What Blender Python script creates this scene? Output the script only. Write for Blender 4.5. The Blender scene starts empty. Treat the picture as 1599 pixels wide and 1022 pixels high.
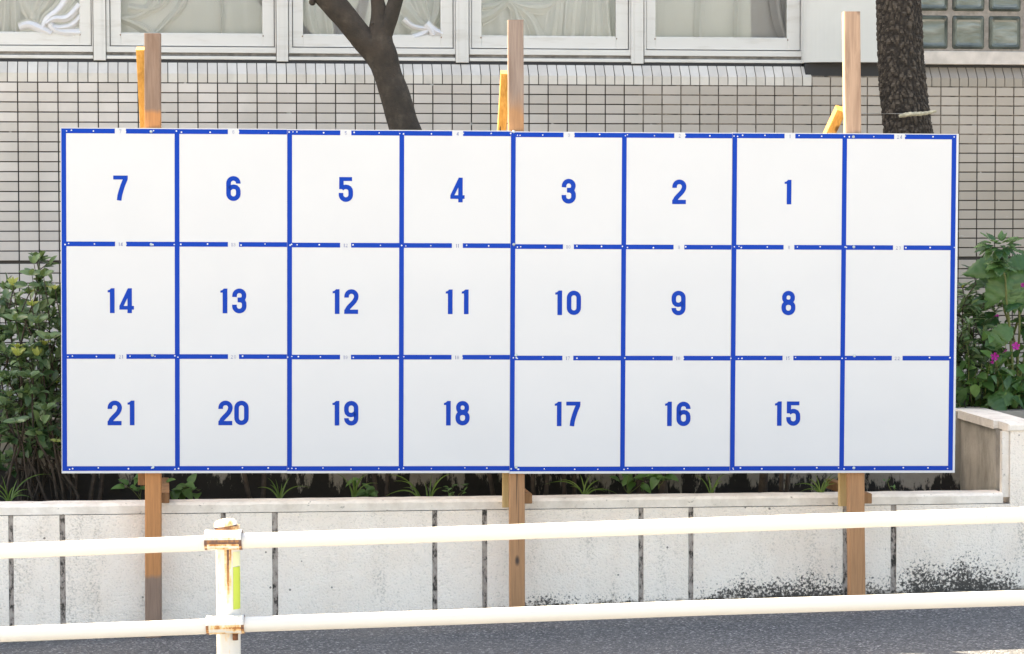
import bpy, math, random
from mathutils import Vector, Matrix, noise
random.seed(7)
S = bpy.context.scene
COL = S.collection
R = math.radians

# ------------------------------------------------------------------ camera
F = 4000.0; EYE = 1.656; TH = math.atan(175/4000); ROLL = 0.0018
cd = bpy.data.cameras.new('camera'); cam = bpy.data.objects.new('camera', cd); COL.objects.link(cam)
cd.sensor_width = 36; cd.lens = 36*F/1599; cd.clip_start = .1; cd.clip_end = 500
cam.matrix_world = (Matrix.Translation((0, 0, EYE)) @ Matrix.Rotation(math.pi/2-TH, 4, 'X') @ Matrix.Rotation(-ROLL, 4, 'Z'))
S.camera = cam
# ------------------------------------------------------------------ light
SUN = Vector((-.60, .42, .80)).normalized()
w = bpy.data.worlds.new('World'); S.world = w; w.use_nodes = True
nt = w.node_tree; bg = nt.nodes['Background']
sky = nt.nodes.new('ShaderNodeTexSky'); sky.sky_type = 'NISHITA'; sky.sun_disc = False
sky.sun_elevation = math.asin(SUN.z); sky.sun_rotation = math.atan2(SUN.x, SUN.y)
sky.air_density = 1.0; sky.dust_density = 2.5; sky.ozone_density = 1.0
nt.links.new(sky.outputs[0], bg.inputs[0]); bg.inputs[1].default_value = .12
sl = bpy.data.lights.new('sun', 'SUN'); sl.energy = 5.0; sl.angle = R(.5); sl.color = (1, .95, .86)
so = bpy.data.objects.new('sun', sl); COL.objects.link(so)
so.rotation_euler = (-SUN).to_track_quat('-Z', 'Y').to_euler(); so.location = SUN*30
vs = S.view_settings; vs.view_transform = 'Standard'; vs.look = 'None'; vs.gamma = 1; vs.exposure = 2.42; vs.use_curve_mapping = False
vs.use_white_balance = True; vs.white_balance_temperature = 8400; vs.white_balance_tint = 10

# ------------------------------------------------------------------ geometry of the view: a pixel of the photo to a point on a plane
def ray(px, py):
    u = (px-799.5)/F; v = -(py-511)/F
    c, s = math.cos(ROLL), math.sin(ROLL)
    u, v = u*c+v*s, -u*s+v*c
    return Vector((u, math.cos(TH)+v*math.sin(TH), -math.sin(TH)+v*math.cos(TH)))
def on(px, py, Y0, t=0.0):
    d = ray(px, py); k = Y0/(d.y-t*d.x); return Vector((d.x*k, d.y*k, d.z*k+EYE))
def px_of(p):
    X, Y, Z = p[0], p[1], p[2]-EYE
    z = Y*math.cos(TH)-Z*math.sin(TH); v = Y*math.sin(TH)+Z*math.cos(TH)
    return 799.5+X/z*F, 511-v/z*F
def zg(x): return .033*x-.008-.003*min(16, x*x)            # the pavement climbs to the right

# ------------------------------------------------------------------ materials
def mat(name):
    m = bpy.data.materials.new(name); m.use_nodes = True
    return m, m.node_tree, m.node_tree.nodes['Principled BSDF']
def N(t, ty, **kw):
    n = t.nodes.new(ty)
    for k, v in kw.items():
        if k.startswith('i_'): n.inputs[k[2:].replace('_', ' ')].default_value = v
        else: setattr(n, k, v)
    return n
def ramp(t, fac, stops):
    r = t.nodes.new('ShaderNodeValToRGB'); e = r.color_ramp.elements
    while len(e) < len(stops): e.new(.5)
    for el, (p, c) in zip(e, stops): el.position = p; el.color = (*c, 1) if len(c) == 3 else c
    t.links.new(fac, r.inputs[0]); return r.outputs[0]
def mixc(t, fac, a, b, mode='MIX'):
    m = t.nodes.new('ShaderNodeMix'); m.data_type = 'RGBA'; m.blend_type = mode
    for s, v in ((0, fac), (6, a), (7, b)):
        if hasattr(v, 'links') or isinstance(v, bpy.types.NodeSocket): t.links.new(v, m.inputs[s])
        else: m.inputs[s].default_value = v if s == 0 else (*v, 1)
    return m.outputs[2]
def mth(t, op, a, b=None, c=None, clamp=False):
    m = t.nodes.new('ShaderNodeMath'); m.operation = op; m.use_clamp = clamp
    for i, v in enumerate((a, b, c)):
        if v is None: continue
        if isinstance(v, bpy.types.NodeSocket): t.links.new(v, m.inputs[i])
        else: m.inputs[i].default_value = v
    return m.outputs[0]
def wpos(t, scale=(1, 1, 1), obj=False):
    if obj: src = N(t, 'ShaderNodeTexCoord').outputs['Object']
    else: src = N(t, 'ShaderNodeNewGeometry').outputs['Position']
    mp = N(t, 'ShaderNodeMapping'); mp.inputs['Scale'].default_value = scale
    t.links.new(src, mp.inputs[0]); return mp.outputs[0]
def nz(t, vec, scale, detail=4, rough=.55, dist=0.0):
    n = N(t, 'ShaderNodeTexNoise'); n.inputs['Scale'].default_value = scale; n.inputs['Detail'].default_value = detail
    n.inputs['Roughness'].default_value = rough; n.inputs['Distortion'].default_value = dist
    t.links.new(vec, n.inputs['Vector']); return n.outputs['Fac']
def vor(t, vec, scale, out='Distance', feature='F1'):
    n = N(t, 'ShaderNodeTexVoronoi'); n.feature = feature; n.inputs['Scale'].default_value = scale
    t.links.new(vec, n.inputs['Vector']); return n.outputs[out]
def bump(t, b, h, strength, dist=.01):
    n = N(t, 'ShaderNodeBump'); n.inputs['Strength'].default_value = strength; n.inputs['Distance'].default_value = dist
    t.links.new(h, n.inputs['Height']); t.links.new(n.outputs[0], b.inputs['Normal'])
def sep(t, vec):
    n = N(t, 'ShaderNodeSeparateXYZ'); t.links.new(vec, n.inputs[0]); return n.outputs
def tint(t): 
    n = N(t, 'ShaderNodeAttribute'); n.attribute_name = 'tint'; return n.outputs['Fac']
def plain(name, col, rough=.6, var=.12, vscale=6, bmp=0, bscale=80, metallic=0, spec=.5):
    m, t, b = mat(name); p = wpos(t)
    f = nz(t, p, vscale, 5)
    c2 = tuple(x*(1-var) for x in col); c1 = tuple(min(1, x*(1+var*.6)) for x in col)
    t.links.new(ramp(t, f, [(.35, c2), (.65, c1)]), b.inputs['Base Color'])
    b.inputs['Roughness'].default_value = rough; b.inputs['Metallic'].default_value = metallic
    b.inputs['Specular IOR Level'].default_value = spec
    if bmp: bump(t, b, nz(t, p, bscale, 3), bmp, .004)
    return m
M = {}
# tile: matt stoneware with fine horizontal ribs, colour varies a little from piece to piece
m, t, b = mat('tile'); p = wpos(t)
c = mixc(t, tint(t), (.56, .51, .47), (.68, .625, .585))
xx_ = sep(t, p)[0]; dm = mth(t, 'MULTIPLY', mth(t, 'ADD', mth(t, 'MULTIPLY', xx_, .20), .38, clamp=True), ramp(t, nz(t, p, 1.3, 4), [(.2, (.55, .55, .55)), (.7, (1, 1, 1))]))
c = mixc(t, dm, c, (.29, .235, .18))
st = nz(t, wpos(t, (1.2, 1.2, .7)), 2.2, 5)
c = mixc(t, ramp(t, st, [(.42, (0, 0, 0)), (.7, (.5, .5, .5))]), c, (.38, .345, .30))
wh = ramp(t, nz(t, wpos(t, (3, 3, 30)), 3, 2), [(.74, (0, 0, 0)), (.8, (.55, .55, .55))])
c = mixc(t, wh, c, (.62, .62, .62))
t.links.new(c, b.inputs['Base Color']); b.inputs['Roughness'].default_value = .5
bump(t, b, nz(t, wpos(t, (.15, .15, 1)), 420, 2), .25, .001); M['tile'] = m
m, t, b = mat('cap_tile')
c = mixc(t, tint(t), (.56, .515, .465), (.63, .59, .54))
c = mixc(t, ramp(t, nz(t, wpos(t), 9, 5), [(.45, (0, 0, 0)), (.75, (.4, .4, .4))]), c, (.36, .34, .31))
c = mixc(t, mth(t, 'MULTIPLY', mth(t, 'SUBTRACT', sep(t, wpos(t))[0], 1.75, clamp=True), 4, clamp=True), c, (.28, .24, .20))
t.links.new(c, b.inputs['Base Color']); b.inputs['Roughness'].default_value = .33; M['cap_tile'] = m
# grout: nearly black joints, patched with paler mortar on the right hand part
m, t, b = mat('grout'); p = wpos(t); x = sep(t, p)
msk = mth(t, 'MULTIPLY', mth(t, 'GREATER_THAN', x[0], .66), mth(t, 'GREATER_THAN', x[2], 2.02))
n_ = ramp(t, nz(t, p, 22, 3), [(.35, (0, 0, 0)), (.6, (1, 1, 1))])
c = mixc(t, mth(t, 'MULTIPLY', msk, n_), (.046, .039, .033), (.24, .20, .165))
wh = ramp(t, nz(t, wpos(t, (6, 6, 8)), 2.5, 2), [(.70, (0, 0, 0)), (.76, (1, 1, 1))])
c = mixc(t, wh, c, (.42, .42, .42))
t.links.new(c, b.inputs['Base Color']); b.inputs['Roughness'].default_value = .9; M['grout'] = m
M['gasket'] = plain('gasket', (.025, .025, .028), .7)
# aluminium window frames painted white, a little grimy
m, t, b = mat('window_frame'); p = wpos(t)
g = nz(t, wpos(t, (.5, 1, 3)), 9, 6, .65)
c = mixc(t, ramp(t, g, [(.52, (0, 0, 0)), (.78, (.55, .55, .55))]), (.62, .61, .59), (.42, .38, .33))
t.links.new(c, b.inputs['Base Color']); b.inputs['Roughness'].default_value = .38; M['frame'] = m
M['track'] = plain('track', (.20, .19, .18), .6, .4, 20)
M['white_column'] = plain('white_column', (.60, .60, .575), .5, .05, 3)
M['sill'] = plain('sill', (.58, .52, .47), .6, .15, 14, .15, 200)
m, t, b = mat('window_glass')
for n in list(t.nodes):
    if n.type == 'BSDF_PRINCIPLED': t.nodes.remove(n)
tr = N(t, 'ShaderNodeBsdfTransparent'); tr.inputs[0].default_value = (.97, .97, .96, 1)
gl = N(t, 'ShaderNodeBsdfGlossy'); gl.inputs['Roughness'].default_value = .02
fr = N(t, 'ShaderNodeFresnel'); fr.inputs[0].default_value = 1.6
mx = N(t, 'ShaderNodeMixShader'); t.links.new(fr.outputs[0], mx.inputs[0]); t.links.new(tr.outputs[0], mx.inputs[1]); t.links.new(gl.outputs[0], mx.inputs[2])
t.links.new(mx.outputs[0], t.nodes['Material Output'].inputs[0]); M['glass'] = m
# glass block
m, t, b = mat('glass_block'); p = wpos(t)
wv = nz(t, wpos(t, (.5, .5, 1.6)), 11, 3, .5, .3)
c = ramp(t, wv, [(.32, (.055, .066, .055)), (.5, (.095, .108, .096)), (.72, (.20, .215, .20))])
t.links.new(c, b.inputs['Base Color']); b.inputs['Roughness'].default_value = .12
b.inputs['Specular IOR Level'].default_value = .8
bump(t, b, wv, .25, .012); M['glass_block'] = m
M['block_edge'] = plain('block_edge', (.085, .10, .088), .15, .4, 12)
M['mortar'] = plain('mortar', (.29, .255, .225), .9, .25, 30, .3, 160)
# curtain
m, t, b = mat('curtain'); p = wpos(t)
c = ramp(t, nz(t, p, 4, 4), [(.3, (.80, .80, .83)), (.7, (.90, .90, .93))])
t.links.new(c, b.inputs['Base Color']); b.inputs['Roughness'].default_value = .9
b.inputs['Transmission Weight'].default_value = 0
tl = N(t, 'ShaderNodeBsdfTranslucent'); tl.inputs[0].default_value = (.78, .76, .77, 1)
mx = N(t, 'ShaderNodeMixShader'); mx.inputs[0].default_value = .3
t.links.new(b.outputs[0], mx.inputs[1]); t.links.new(tl.outputs[0], mx.inputs[2]); t.links.new(mx.outputs[0], t.nodes['Material Output'].inputs[0])
wvn = nz(t, wpos(t, (14, 14, 1)), 8, 2)
bump(t, b, wvn, .25, .004); M['curtain'] = m
M['room'] = plain('room', (.62, .59, .55), .9, .2, 2.5)
# stucco planter wall
m, t, b = mat('stucco'); p = wpos(t); x = sep(t, p)
fine = nz(t, wpos(t, (1, 1, 1.15)), 115, 3, .62, 0); mid = nz(t, p, 6, 5, .6)
c = ramp(t, mid, [(.3, (.89, .79, .70)), (.6, (.93, .85, .77))])
strk = nz(t, wpos(t, (3.2, 3.2, .8)), 2.2, 6, .7)
sm = ramp(t, strk, [(.54, (0, 0, 0)), (.72, (1, 1, 1))])
gr = ramp(t, fine, [(.40, (1, 1, 1)), (.56, (0, 0, 0))])
c = mixc(t, ramp(t, fine, [(.33, (.35, .35, .35)), (.44, (0, 0, 0))]), c, (.42, .38, .33))  # dirt and relief shade in the grain's hollows, put into the colour
c = mixc(t, mth(t, 'MULTIPLY', mth(t, 'MULTIPLY', sm, gr), .6), c, (.30, .27, .23))
hg = mth(t, 'SUBTRACT', x[2], mth(t, 'SUBTRACT', mth(t, 'SUBTRACT', mth(t, 'MULTIPLY', x[0], .033), .008), mth(t, 'MULTIPLY', mth(t, 'MULTIPLY', x[0], x[0]), .003)))   # height above the pavement
# grime right at the foot
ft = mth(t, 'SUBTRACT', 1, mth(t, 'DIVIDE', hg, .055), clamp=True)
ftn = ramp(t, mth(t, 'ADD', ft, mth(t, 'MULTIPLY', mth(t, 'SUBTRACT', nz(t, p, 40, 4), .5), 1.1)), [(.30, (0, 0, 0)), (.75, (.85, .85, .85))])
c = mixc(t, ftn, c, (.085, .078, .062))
# black mould creeping up on the right
def blob(x0, x1, top):
    a = mth(t, 'SUBTRACT', 1, mth(t, 'DIVIDE', mth(t, 'ABSOLUTE', mth(t, 'SUBTRACT', x[0], (x0+x1)/2)), (x1-x0)/2), clamp=True)
    a = mth(t, 'POWER', a, .35)
    h = mth(t, 'SUBTRACT', 1, mth(t, 'DIVIDE', hg, top), clamp=True)
    return mth(t, 'MULTIPLY', a, h)
mb = mth(t, 'MAXIMUM', mth(t, 'MAXIMUM', blob(.75, 1.62, .17), blob(1.56, 2.16, .235)), mth(t, 'MULTIPLY', blob(-.15, .7, .10), .8))
sp = nz(t, p, 95, 3, .7)
mm = mth(t, 'ADD', mth(t, 'MULTIPLY', mb, 1.05), mth(t, 'ADD', mth(t, 'MULTIPLY', mth(t, 'SUBTRACT', sp, .5), 2.3), mth(t, 'MULTIPLY', mth(t, 'SUBTRACT', nz(t, p, 9, 4), .5), .9)))
mould = mth(t, 'MULTIPLY', ramp(t, mm, [(.44, (0, 0, 0)), (.56, (.55, .55, .55)), (.72, (.96, .96, .96))]), mth(t, 'GREATER_THAN', mb, .03))
c = mixc(t, mould, c, (.045, .040, .036))
pk = ramp(t, vor(t, p, 9), [(.035, (1, 1, 1)), (.05, (0, 0, 0))])
c = mixc(t, mth(t, 'MULTIPLY', pk, .8), c, (.07, .06, .055))
t.links.new(c, b.inputs['Base Color']); b.inputs['Roughness'].default_value = .92
hh = mth(t, 'ADD', ramp(t, fine, [(.38, (0, 0, 0)), (.62, (1, 1, 1))]), mth(t, 'MULTIPLY', nz(t, p, 190, 2), .35))
bump(t, b, hh, .5, .0045); M['stucco'] = m
# smoother cement for caps
m, t, b = mat('cement'); p = wpos(t)
c = ramp(t, nz(t, p, 12, 6, .65), [(.3, (.68, .615, .55)), (.62, (.88, .82, .755))])
d = ramp(t, nz(t, wpos(t, (1, 1, 1.6)), 30, 4, .7), [(.63, (0, 0, 0)), (.72, (.8, .8, .8))])
c = mixc(t, d, c, (.10, .09, .075))
t.links.new(c, b.inputs['Base Color']); b.inputs['Roughness'].default_value = .93
bump(t, b, nz(t, p, 130, 4), .6, .004); M['cement'] = m
m, t, b = mat('groove'); p = wpos(t)
c = ramp(t, nz(t, wpos(t, (2, 2, 1)), 28, 5, .7), [(.40, (.05, .045, .04)), (.50, (.36, .31, .28)), (.7, (.50, .45, .41))])
t.links.new(c, b.inputs['Base Color']); b.inputs['Roughness'].default_value = .95; bump(t, b, nz(t, p, 120, 4), .6, .004); M['groove'] = m
# old stained concrete behind the planting
m, t, b = mat('stained_concrete'); p = wpos(t); x = sep(t, p)
c = ramp(t, nz(t, p, 5, 6), [(.3, (.26, .235, .20)), (.7, (.42, .38, .33))])
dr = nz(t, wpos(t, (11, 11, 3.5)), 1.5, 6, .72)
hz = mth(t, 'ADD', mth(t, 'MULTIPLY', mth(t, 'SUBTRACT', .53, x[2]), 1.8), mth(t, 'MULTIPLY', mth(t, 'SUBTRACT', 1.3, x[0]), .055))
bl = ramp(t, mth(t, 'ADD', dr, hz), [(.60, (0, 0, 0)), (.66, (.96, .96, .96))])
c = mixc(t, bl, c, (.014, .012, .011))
t.links.new(c, b.inputs['Base Color']); b.inputs['Roughness'].default_value = .95; bump(t, b, nz(t, p, 70, 5), .5, .006); M['stained'] = m
m, t, b = mat('return_concrete'); p = wpos(t)
c = ramp(t, nz(t, p, 7, 6), [(.3, (.40, .36, .31)), (.7, (.56, .52, .46))])
dr = nz(t, wpos(t, (4, 4, 1.6)), 1.9, 6, .7)
c = mixc(t, ramp(t, dr, [(.46, (0, 0, 0)), (.74, (.75, .75, .75))]), c, (.16, .135, .11))
t.links.new(c, b.inputs['Base Color']); b.inputs['Roughness'].default_value = .95; bump(t, b, nz(t, p, 90, 5), .5, .005); M['return'] = m
# asphalt
m, t, b = mat('asphalt'); p = wpos(t)
v1 = vor(t, p, 135, 'Color'); vv = sep(t, v1)[0]
v2 = vor(t, p, 230, 'Color'); vw = sep(t, v2)[1]
c = ramp(t, vv, [(.0, (.036, .038, .043)), (.6, (.104, .108, .118)), (.86, (.17, .178, .19)), (.98, (.42, .42, .42))])
c = mixc(t, ramp(t, vw, [(.55, (0, 0, 0)), (.9, (.6, .6, .6))]), c, (.045, .048, .054))
c = mixc(t, ramp(t, nz(t, p, 1.6, 4), [(.4, (0, 0, 0)), (.7, (.35, .35, .35))]), c, (.12, .12, .12))
t.links.new(c, b.inputs['Base Color']); b.inputs['Roughness'].default_value = .75
bump(t, b, mth(t, 'ADD', vor(t, p, 190), nz(t, p, 60, 4)), .9, .006); M['asphalt'] = m
M['road'] = plain('road', (.34, .32, .29), .9, .12, 3, .5, 160)
M['mortar_strip'] = plain('mortar_strip', (.17, .165, .15), .95, .7, 45, .9, 110)
M['soil'] = plain('soil', (.028, .022, .016), 1, .5, 18, 1, 60)
# timber
def timber(name, a, bcol, dark, alt=None, za=0, zb=0, soft=.02):
    m, t, b = mat(name)
    p = wpos(t, (1, 1, .05)); g = nz(t, p, 130, 4, .6, .3); g2 = nz(t, wpos(t, (1, 1, .12)), 22, 4, .6, 1.0)
    c = mixc(t, ramp(t, g, [(.35, (0, 0, 0)), (.65, (1, 1, 1))]), a, bcol)
    c = mixc(t, ramp(t, g2, [(.5, (0, 0, 0)), (.68, (.75, .75, .75))]), c, dark)
    if alt:
        z = mth(t, 'ADD', sep(t, wpos(t))[2], mth(t, 'MULTIPLY', mth(t, 'SUBTRACT', nz(t, wpos(t, (1, 1, .3)), 20, 2), .5), soft*2))
        k_ = mth(t, 'MULTIPLY', mth(t, 'SMOOTH_MIN', mth(t, 'DIVIDE', mth(t, 'SUBTRACT', z, za), soft, clamp=True), 1, 0), mth(t, 'DIVIDE', mth(t, 'SUBTRACT', zb, z), soft, clamp=True))
        c2 = mixc(t, ramp(t, g, [(.35, (0, 0, 0)), (.65, (1, 1, 1))]), alt, tuple(q*.78 for q in alt))
        c = mixc(t, k_, c, c2)
    kn = ramp(t, vor(t, wpos(t, (1, 1, .45)), 9), [(.06, (1, 1, 1)), (.12, (0, 0, 0))])
    c = mixc(t, kn, c, tuple(q*.35 for q in dark))
    ck = ramp(t, nz(t, wpos(t, (1, 1, .018)), 42, 2, .5, .4), [(.285, (1, 1, 1)), (.30, (0, 0, 0))])
    c = mixc(t, ck, c, (.03, .02, .014))
    t.links.new(c, b.inputs['Base Color']); b.inputs['Roughness'].default_value = .8
    bump(t, b, g, .35, .002); return m
M['wood_grey'] = timber('weathered_timber', (.30, .185, .125), (.22, .13, .085), (.15, .095, .068))
M['wood_brown'] = timber('brown_timber', (.36, .19, .09), (.27, .135, .06), (.19, .095, .045))
M['wood_pale'] = timber('pale_timber', (.46, .31, .21), (.37, .235, .15), (.28, .17, .11))
M['wood_orange'] = timber('fresh_timber', (.62, .34, .09), (.52, .26, .055), (.40, .19, .04))
M['wood_yellow'] = timber('yellow_timber', (.62, .44, .22), (.54, .36, .16), (.42, .27, .11))
M['post_a'] = timber('post_timber_a', (.27, .18, .135), (.21, .135, .10), (.19, .115, .08), (.50, .22, .085), .175, 2.085)
M['post_b'] = timber('post_timber_b', (.29, .22, .185), (.22, .16, .135), (.18, .12, .095), (.42, .22, .11), -.3, 2.16, .10)
M['post_c'] = timber('post_timber_c', (.45, .30, .215), (.36, .235, .165), (.26, .16, .11), (.44, .225, .11), -.3, 1.9, .1)
# board
m, t, b = mat('board_white'); b.inputs['Base Color'].default_value = (.68, .68, .68, 1); p = wpos(t)
t.links.new(ramp(t, nz(t, p, 3, 3), [(.3, (.545, .560, .590)), (.7, (.56, .575, .605))]), b.inputs['Base Color'])
b.inputs['Roughness'].default_value = .35; bump(t, b, nz(t, p, 2.2, 2), .04, .01); M['board'] = m
m, t, b = mat('board_blue'); b.inputs['Base Color'].default_value = (.0, .044, .35, 1); b.inputs['Roughness'].default_value = .3; b.inputs['Specular IOR Level'].default_value = .06; M['blue'] = m
m, t, b = mat('board_print'); b.inputs['Base Color'].default_value = (.16, .19, .36, 1); b.inputs['Roughness'].default_value = .3; M['print'] = m
M['panel_edge'] = plain('panel_edge', (.72, .71, .69), .6, .05)
M['nail'] = plain('nail', (.62, .66, .68), .35, .1, 50, metallic=.3)
M['washer'] = plain('washer', (.42, .50, .52), .4, .3, 90, metallic=.4)
# rail paint with rust near its fittings (rust amount painted on the mesh as attribute 'tint')
m, t, b = mat('rail_paint'); p = wpos(t)
ru = tint(t); n1 = nz(t, wpos(t, (1, 1, .35)), 38, 5, .7)
f = mth(t, 'ADD', ru, mth(t, 'MULTIPLY', mth(t, 'SUBTRACT', n1, .5), 1.3))
c = ramp(t, f, [(.30, (.62, .61, .585)), (.46, (.72, .50, .25)), (.60, (.42, .17, .045)), (.85, (.10, .045, .035))])
t.links.new(c, b.inputs['Base Color']); b.inputs['Roughness'].default_value = .35
bump(t, b, mth(t, 'ADD', f, mth(t, 'MULTIPLY', nz(t, p, 30, 3), .3)), .25, .003); M['rail'] = m
M['rust'] = plain('rust', (.17, .07, .035), .9, .5, 60, .6, 120)
m, t, b = mat('reflective_tape'); b.inputs['Base Color'].default_value = (.42, .52, .06, 1); b.inputs['Roughness'].default_value = .3; M['tape'] = m
M['tape_pale'] = plain('tape_pale', (.62, .66, .42), .4)
# bark
m, t, b = mat('smooth_bark'); p = wpos(t)
c = ramp(t, nz(t, p, 14, 6, .65), [(.3, (.022, .018, .014)), (.55, (.043, .034, .027)), (.75, (.088, .073, .058))])
c = mixc(t, ramp(t, nz(t, p, 5, 3), [(.5, (0, 0, 0)), (.7, (.6, .6, .6))]), c, (.055, .038, .026))
t.links.new(c, b.inputs['Base Color']); b.inputs['Roughness'].default_value = .9
bump(t, b, mth(t, 'ADD', nz(t, wpos(t, (1, 1, 2.5)), 60, 5, .7), nz(t, p, 160, 3)), .6, .006); M['bark1'] = m
m, t, b = mat('rough_bark'); p = wpos(t)
c = ramp(t, tint(t), [(.1, (.010, .008, .007)), (.45, (.042, .033, .026)), (.95, (.12, .098, .078))])
c = mixc(t, ramp(t, nz(t, p, 60, 4), [(.35, (0, 0, 0)), (.7, (.6, .6, .6))]), c, (.045, .034, .026))
t.links.new(c, b.inputs['Base Color']); b.inputs['Roughness'].default_value = .95
bump(t, b, nz(t, p, 110, 5, .7), .8, .006); M['bark2'] = m
M['stem'] = plain('stem', (.05, .037, .028), .9, .4, 40, .4, 90)
M['green_stem'] = plain('green_stem', (.12, .14, .04), .7, .3, 40)
M['stick'] = plain('stick', (.46, .42, .31), .8, .35, 60, .6, 150)
M['wire'] = plain('wire', (.28, .28, .27), .4, .1, metallic=.7)
def leafmat(name, a, bcol, rough=.42):
    m, t, b = mat(name)
    c = mixc(t, tint(t), a, bcol); c = mixc(t, ramp(t, nz(t, wpos(t), 60, 3), [(.4, (0, 0, 0)), (.7, (.3, .3, .3))]), c, tuple(q*.6 for q in a))
    t.links.new(c, b.inputs['Base Color']); b.inputs['Roughness'].default_value = rough
    tl = N(t, 'ShaderNodeBsdfTranslucent'); t.links.new(mixc(t, .5, c, (.16, .24, .03)), tl.inputs[0])
    mx = N(t, 'ShaderNodeMixShader'); mx.inputs[0].default_value = .25; out = t.nodes['Material Output']
    t.links.new(b.outputs[0], mx.inputs[1]); t.links.new(tl.outputs[0], mx.inputs[2]); t.links.new(mx.outputs[0], out.inputs[0])
    return m
M['leaf'] = leafmat('leaf', (.045, .10, .042), (.20, .30, .14), .3)
M['leaf_young'] = leafmat('leaf_young', (.20, .27, .05), (.42, .45, .11))
M['leaf_big'] = leafmat('leaf_big', (.025, .085, .025), (.10, .21, .065), .38)
M['leaf_weed'] = leafmat('leaf_weed', (.035, .10, .025), (.11, .23, .055))
M['blade'] = leafmat('blade', (.09, .17, .035), (.19, .30, .07))
M['petal'] = plain('petal', (.36, .008, .24), .6, .2, 80)
M['debris'] = plain('debris', (.13, .085, .05), .9, .5, 40)

# ------------------------------------------------------------------ mesh helpers
class MB:
    def __init__(s): s.v = []; s.f = []; s.t = []; s.sm = []; s.mi = []
    def poly(s, pts, tint=.5, sm=False, mi=0):
        k = len(s.v); s.v += [Vector(p) for p in pts]; s.f.append(tuple(range(k, k+len(pts)))); s.t.append(tint); s.sm.append(sm); s.mi.append(mi)
    def box(s, x0, x1, y0, y1, z0, z1, tf=None, tint=.5, mi=0):
        c = [Vector((x, y, z)) for z in (z0, z1) for y in (y0, y1) for x in (x0, x1)]
        if tf: c = [tf(p) for p in c]
        k = len(s.v); s.v += c
        for q in ((0, 2, 3, 1), (4, 5, 7, 6), (0, 1, 5, 4), (2, 6, 7, 3), (0, 4, 6, 2), (1, 3, 7, 5)):
            s.f.append(tuple(k+i for i in q)); s.t.append(tint); s.sm.append(False); s.mi.append(mi)
    def bbox(s, x0, x1, y0, y1, z0, z1, r, tf=None, tint=.5):    # box whose front (low y) edges are chamfered
        a = [(x0, y1, z0), (x1, y1, z0), (x1, y1, z1), (x0, y1, z1), (x0, y0+r, z0), (x1, y0+r, z0), (x1, y0+r, z1), (x0, y0+r, z1),
             (x0+r, y0, z0+r), (x1-r, y0, z0+r), (x1-r, y0, z1-r), (x0+r, y0, z1-r)]
        a = [Vector(q) for q in a]
        if tf: a = [tf(p) for p in a]
        k = len(s.v); s.v += a
        for q in ((8, 9, 10, 11), (4, 5, 9, 8), (5, 6, 10, 9), (6, 7, 11, 10), (7, 4, 8, 11), (0, 1, 5, 4), (1, 2, 6, 5), (2, 3, 7, 6), (3, 0, 4, 7), (3, 2, 1, 0)):
            s.f.append(tuple(k+i for i in q)); s.t.append(tint); s.sm.append(False); s.mi.append(0)
    def beam(s, a, b, wv, dv, jitter=0, n=1, cut=0):        # bar of rectangular section with broken arrises
        a, b = Vector(a), Vector(b); wv, dv = Vector(wv)/2, Vector(dv)/2; e = .12
        prof = [(-1, -1+e), (-1+e, -1), (1-e, -1), (1, -1+e), (1, 1-e), (1-e, 1), (-1+e, 1), (-1, 1-e)]
        k = len(s.v)
        for i in range(n+1):
            c = a.lerp(b, i/n); j = Vector((random.uniform(-1, 1), random.uniform(-1, 1), 0))*jitter
            s.v += [c+j+wv*x+dv*y for x, y in prof]
        for i in range(n):
            for q in range(8):
                s.f.append((k+i*8+q, k+i*8+(q+1) % 8, k+i*8+8+(q+1) % 8, k+i*8+8+q)); s.t.append(.5); s.sm.append(False); s.mi.append(0)
        s.f.append(tuple(k+q for q in range(7, -1, -1))); s.f.append(tuple(k+n*8+q for q in range(8)))
        for _ in (0, 1): s.t.append(.5); s.sm.append(False); s.mi.append(0)
    def tube(s, pts, rad, n=8, tint=.5, caps=True, flat=None):
        pts = [Vector(p) for p in pts]; k = len(s.v); L = len(pts)
        if not hasattr(rad, '__len__'): rad = [rad]*L
        tn = tint if hasattr(tint, '__len__') else [tint]*L
        ref = None
        for i, p in enumerate(pts):
            d = (pts[min(i+1, L-1)]-pts[max(i-1, 0)]).normalized()
            if ref is None: ref = d.orthogonal().normalized()
            ref = (ref-d*ref.dot(d)).normalized(); q = d.cross(ref)
            for j in range(n):
                a = 2*math.pi*j/n; s.v.append(p+(ref*math.cos(a)+q*math.sin(a))*rad[i])
        for i in range(L-1):
            for j in range(n):
                s.f.append((k+i*n+j, k+i*n+(j+1) % n, k+(i+1)*n+(j+1) % n, k+(i+1)*n+j)); s.t.append((tn[i]+tn[i+1])/2); s.sm.append(True); s.mi.append(0)
        if caps:
            s.f.append(tuple(k+j for j in range(n-1, -1, -1))); s.f.append(tuple(k+(L-1)*n+j for j in range(n)))
            s.t += [tn[0], tn[-1]]; s.sm += [False, False]; s.mi += [0, 0]
    def join(s, verts, faces, tf, tint=.5, sm=True):
        k = len(s.v); s.v += [tf(Vector(p)) for p in verts]
        for f in faces: s.f.append(tuple(k+i for i in f)); s.t.append(tint); s.sm.append(sm); s.mi.append(0)
    def mesh(s, name, mats, inv=None):
        me = bpy.data.meshes.new(name)
        vv = [inv @ p for p in s.v] if inv else s.v
        me.from_pydata([tuple(p) for p in vv], [], s.f)
        for m_ in (mats if isinstance(mats, (list, tuple)) else [mats]): me.materials.append(m_)
        me.polygons.foreach_set('use_smooth', s.sm); me.polygons.foreach_set('material_index', s.mi)
        at = me.attributes.new('tint', 'FLOAT', 'FACE'); at.data.foreach_set('value', [float(q) for q in s.t])
        me.update(); return me
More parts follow.
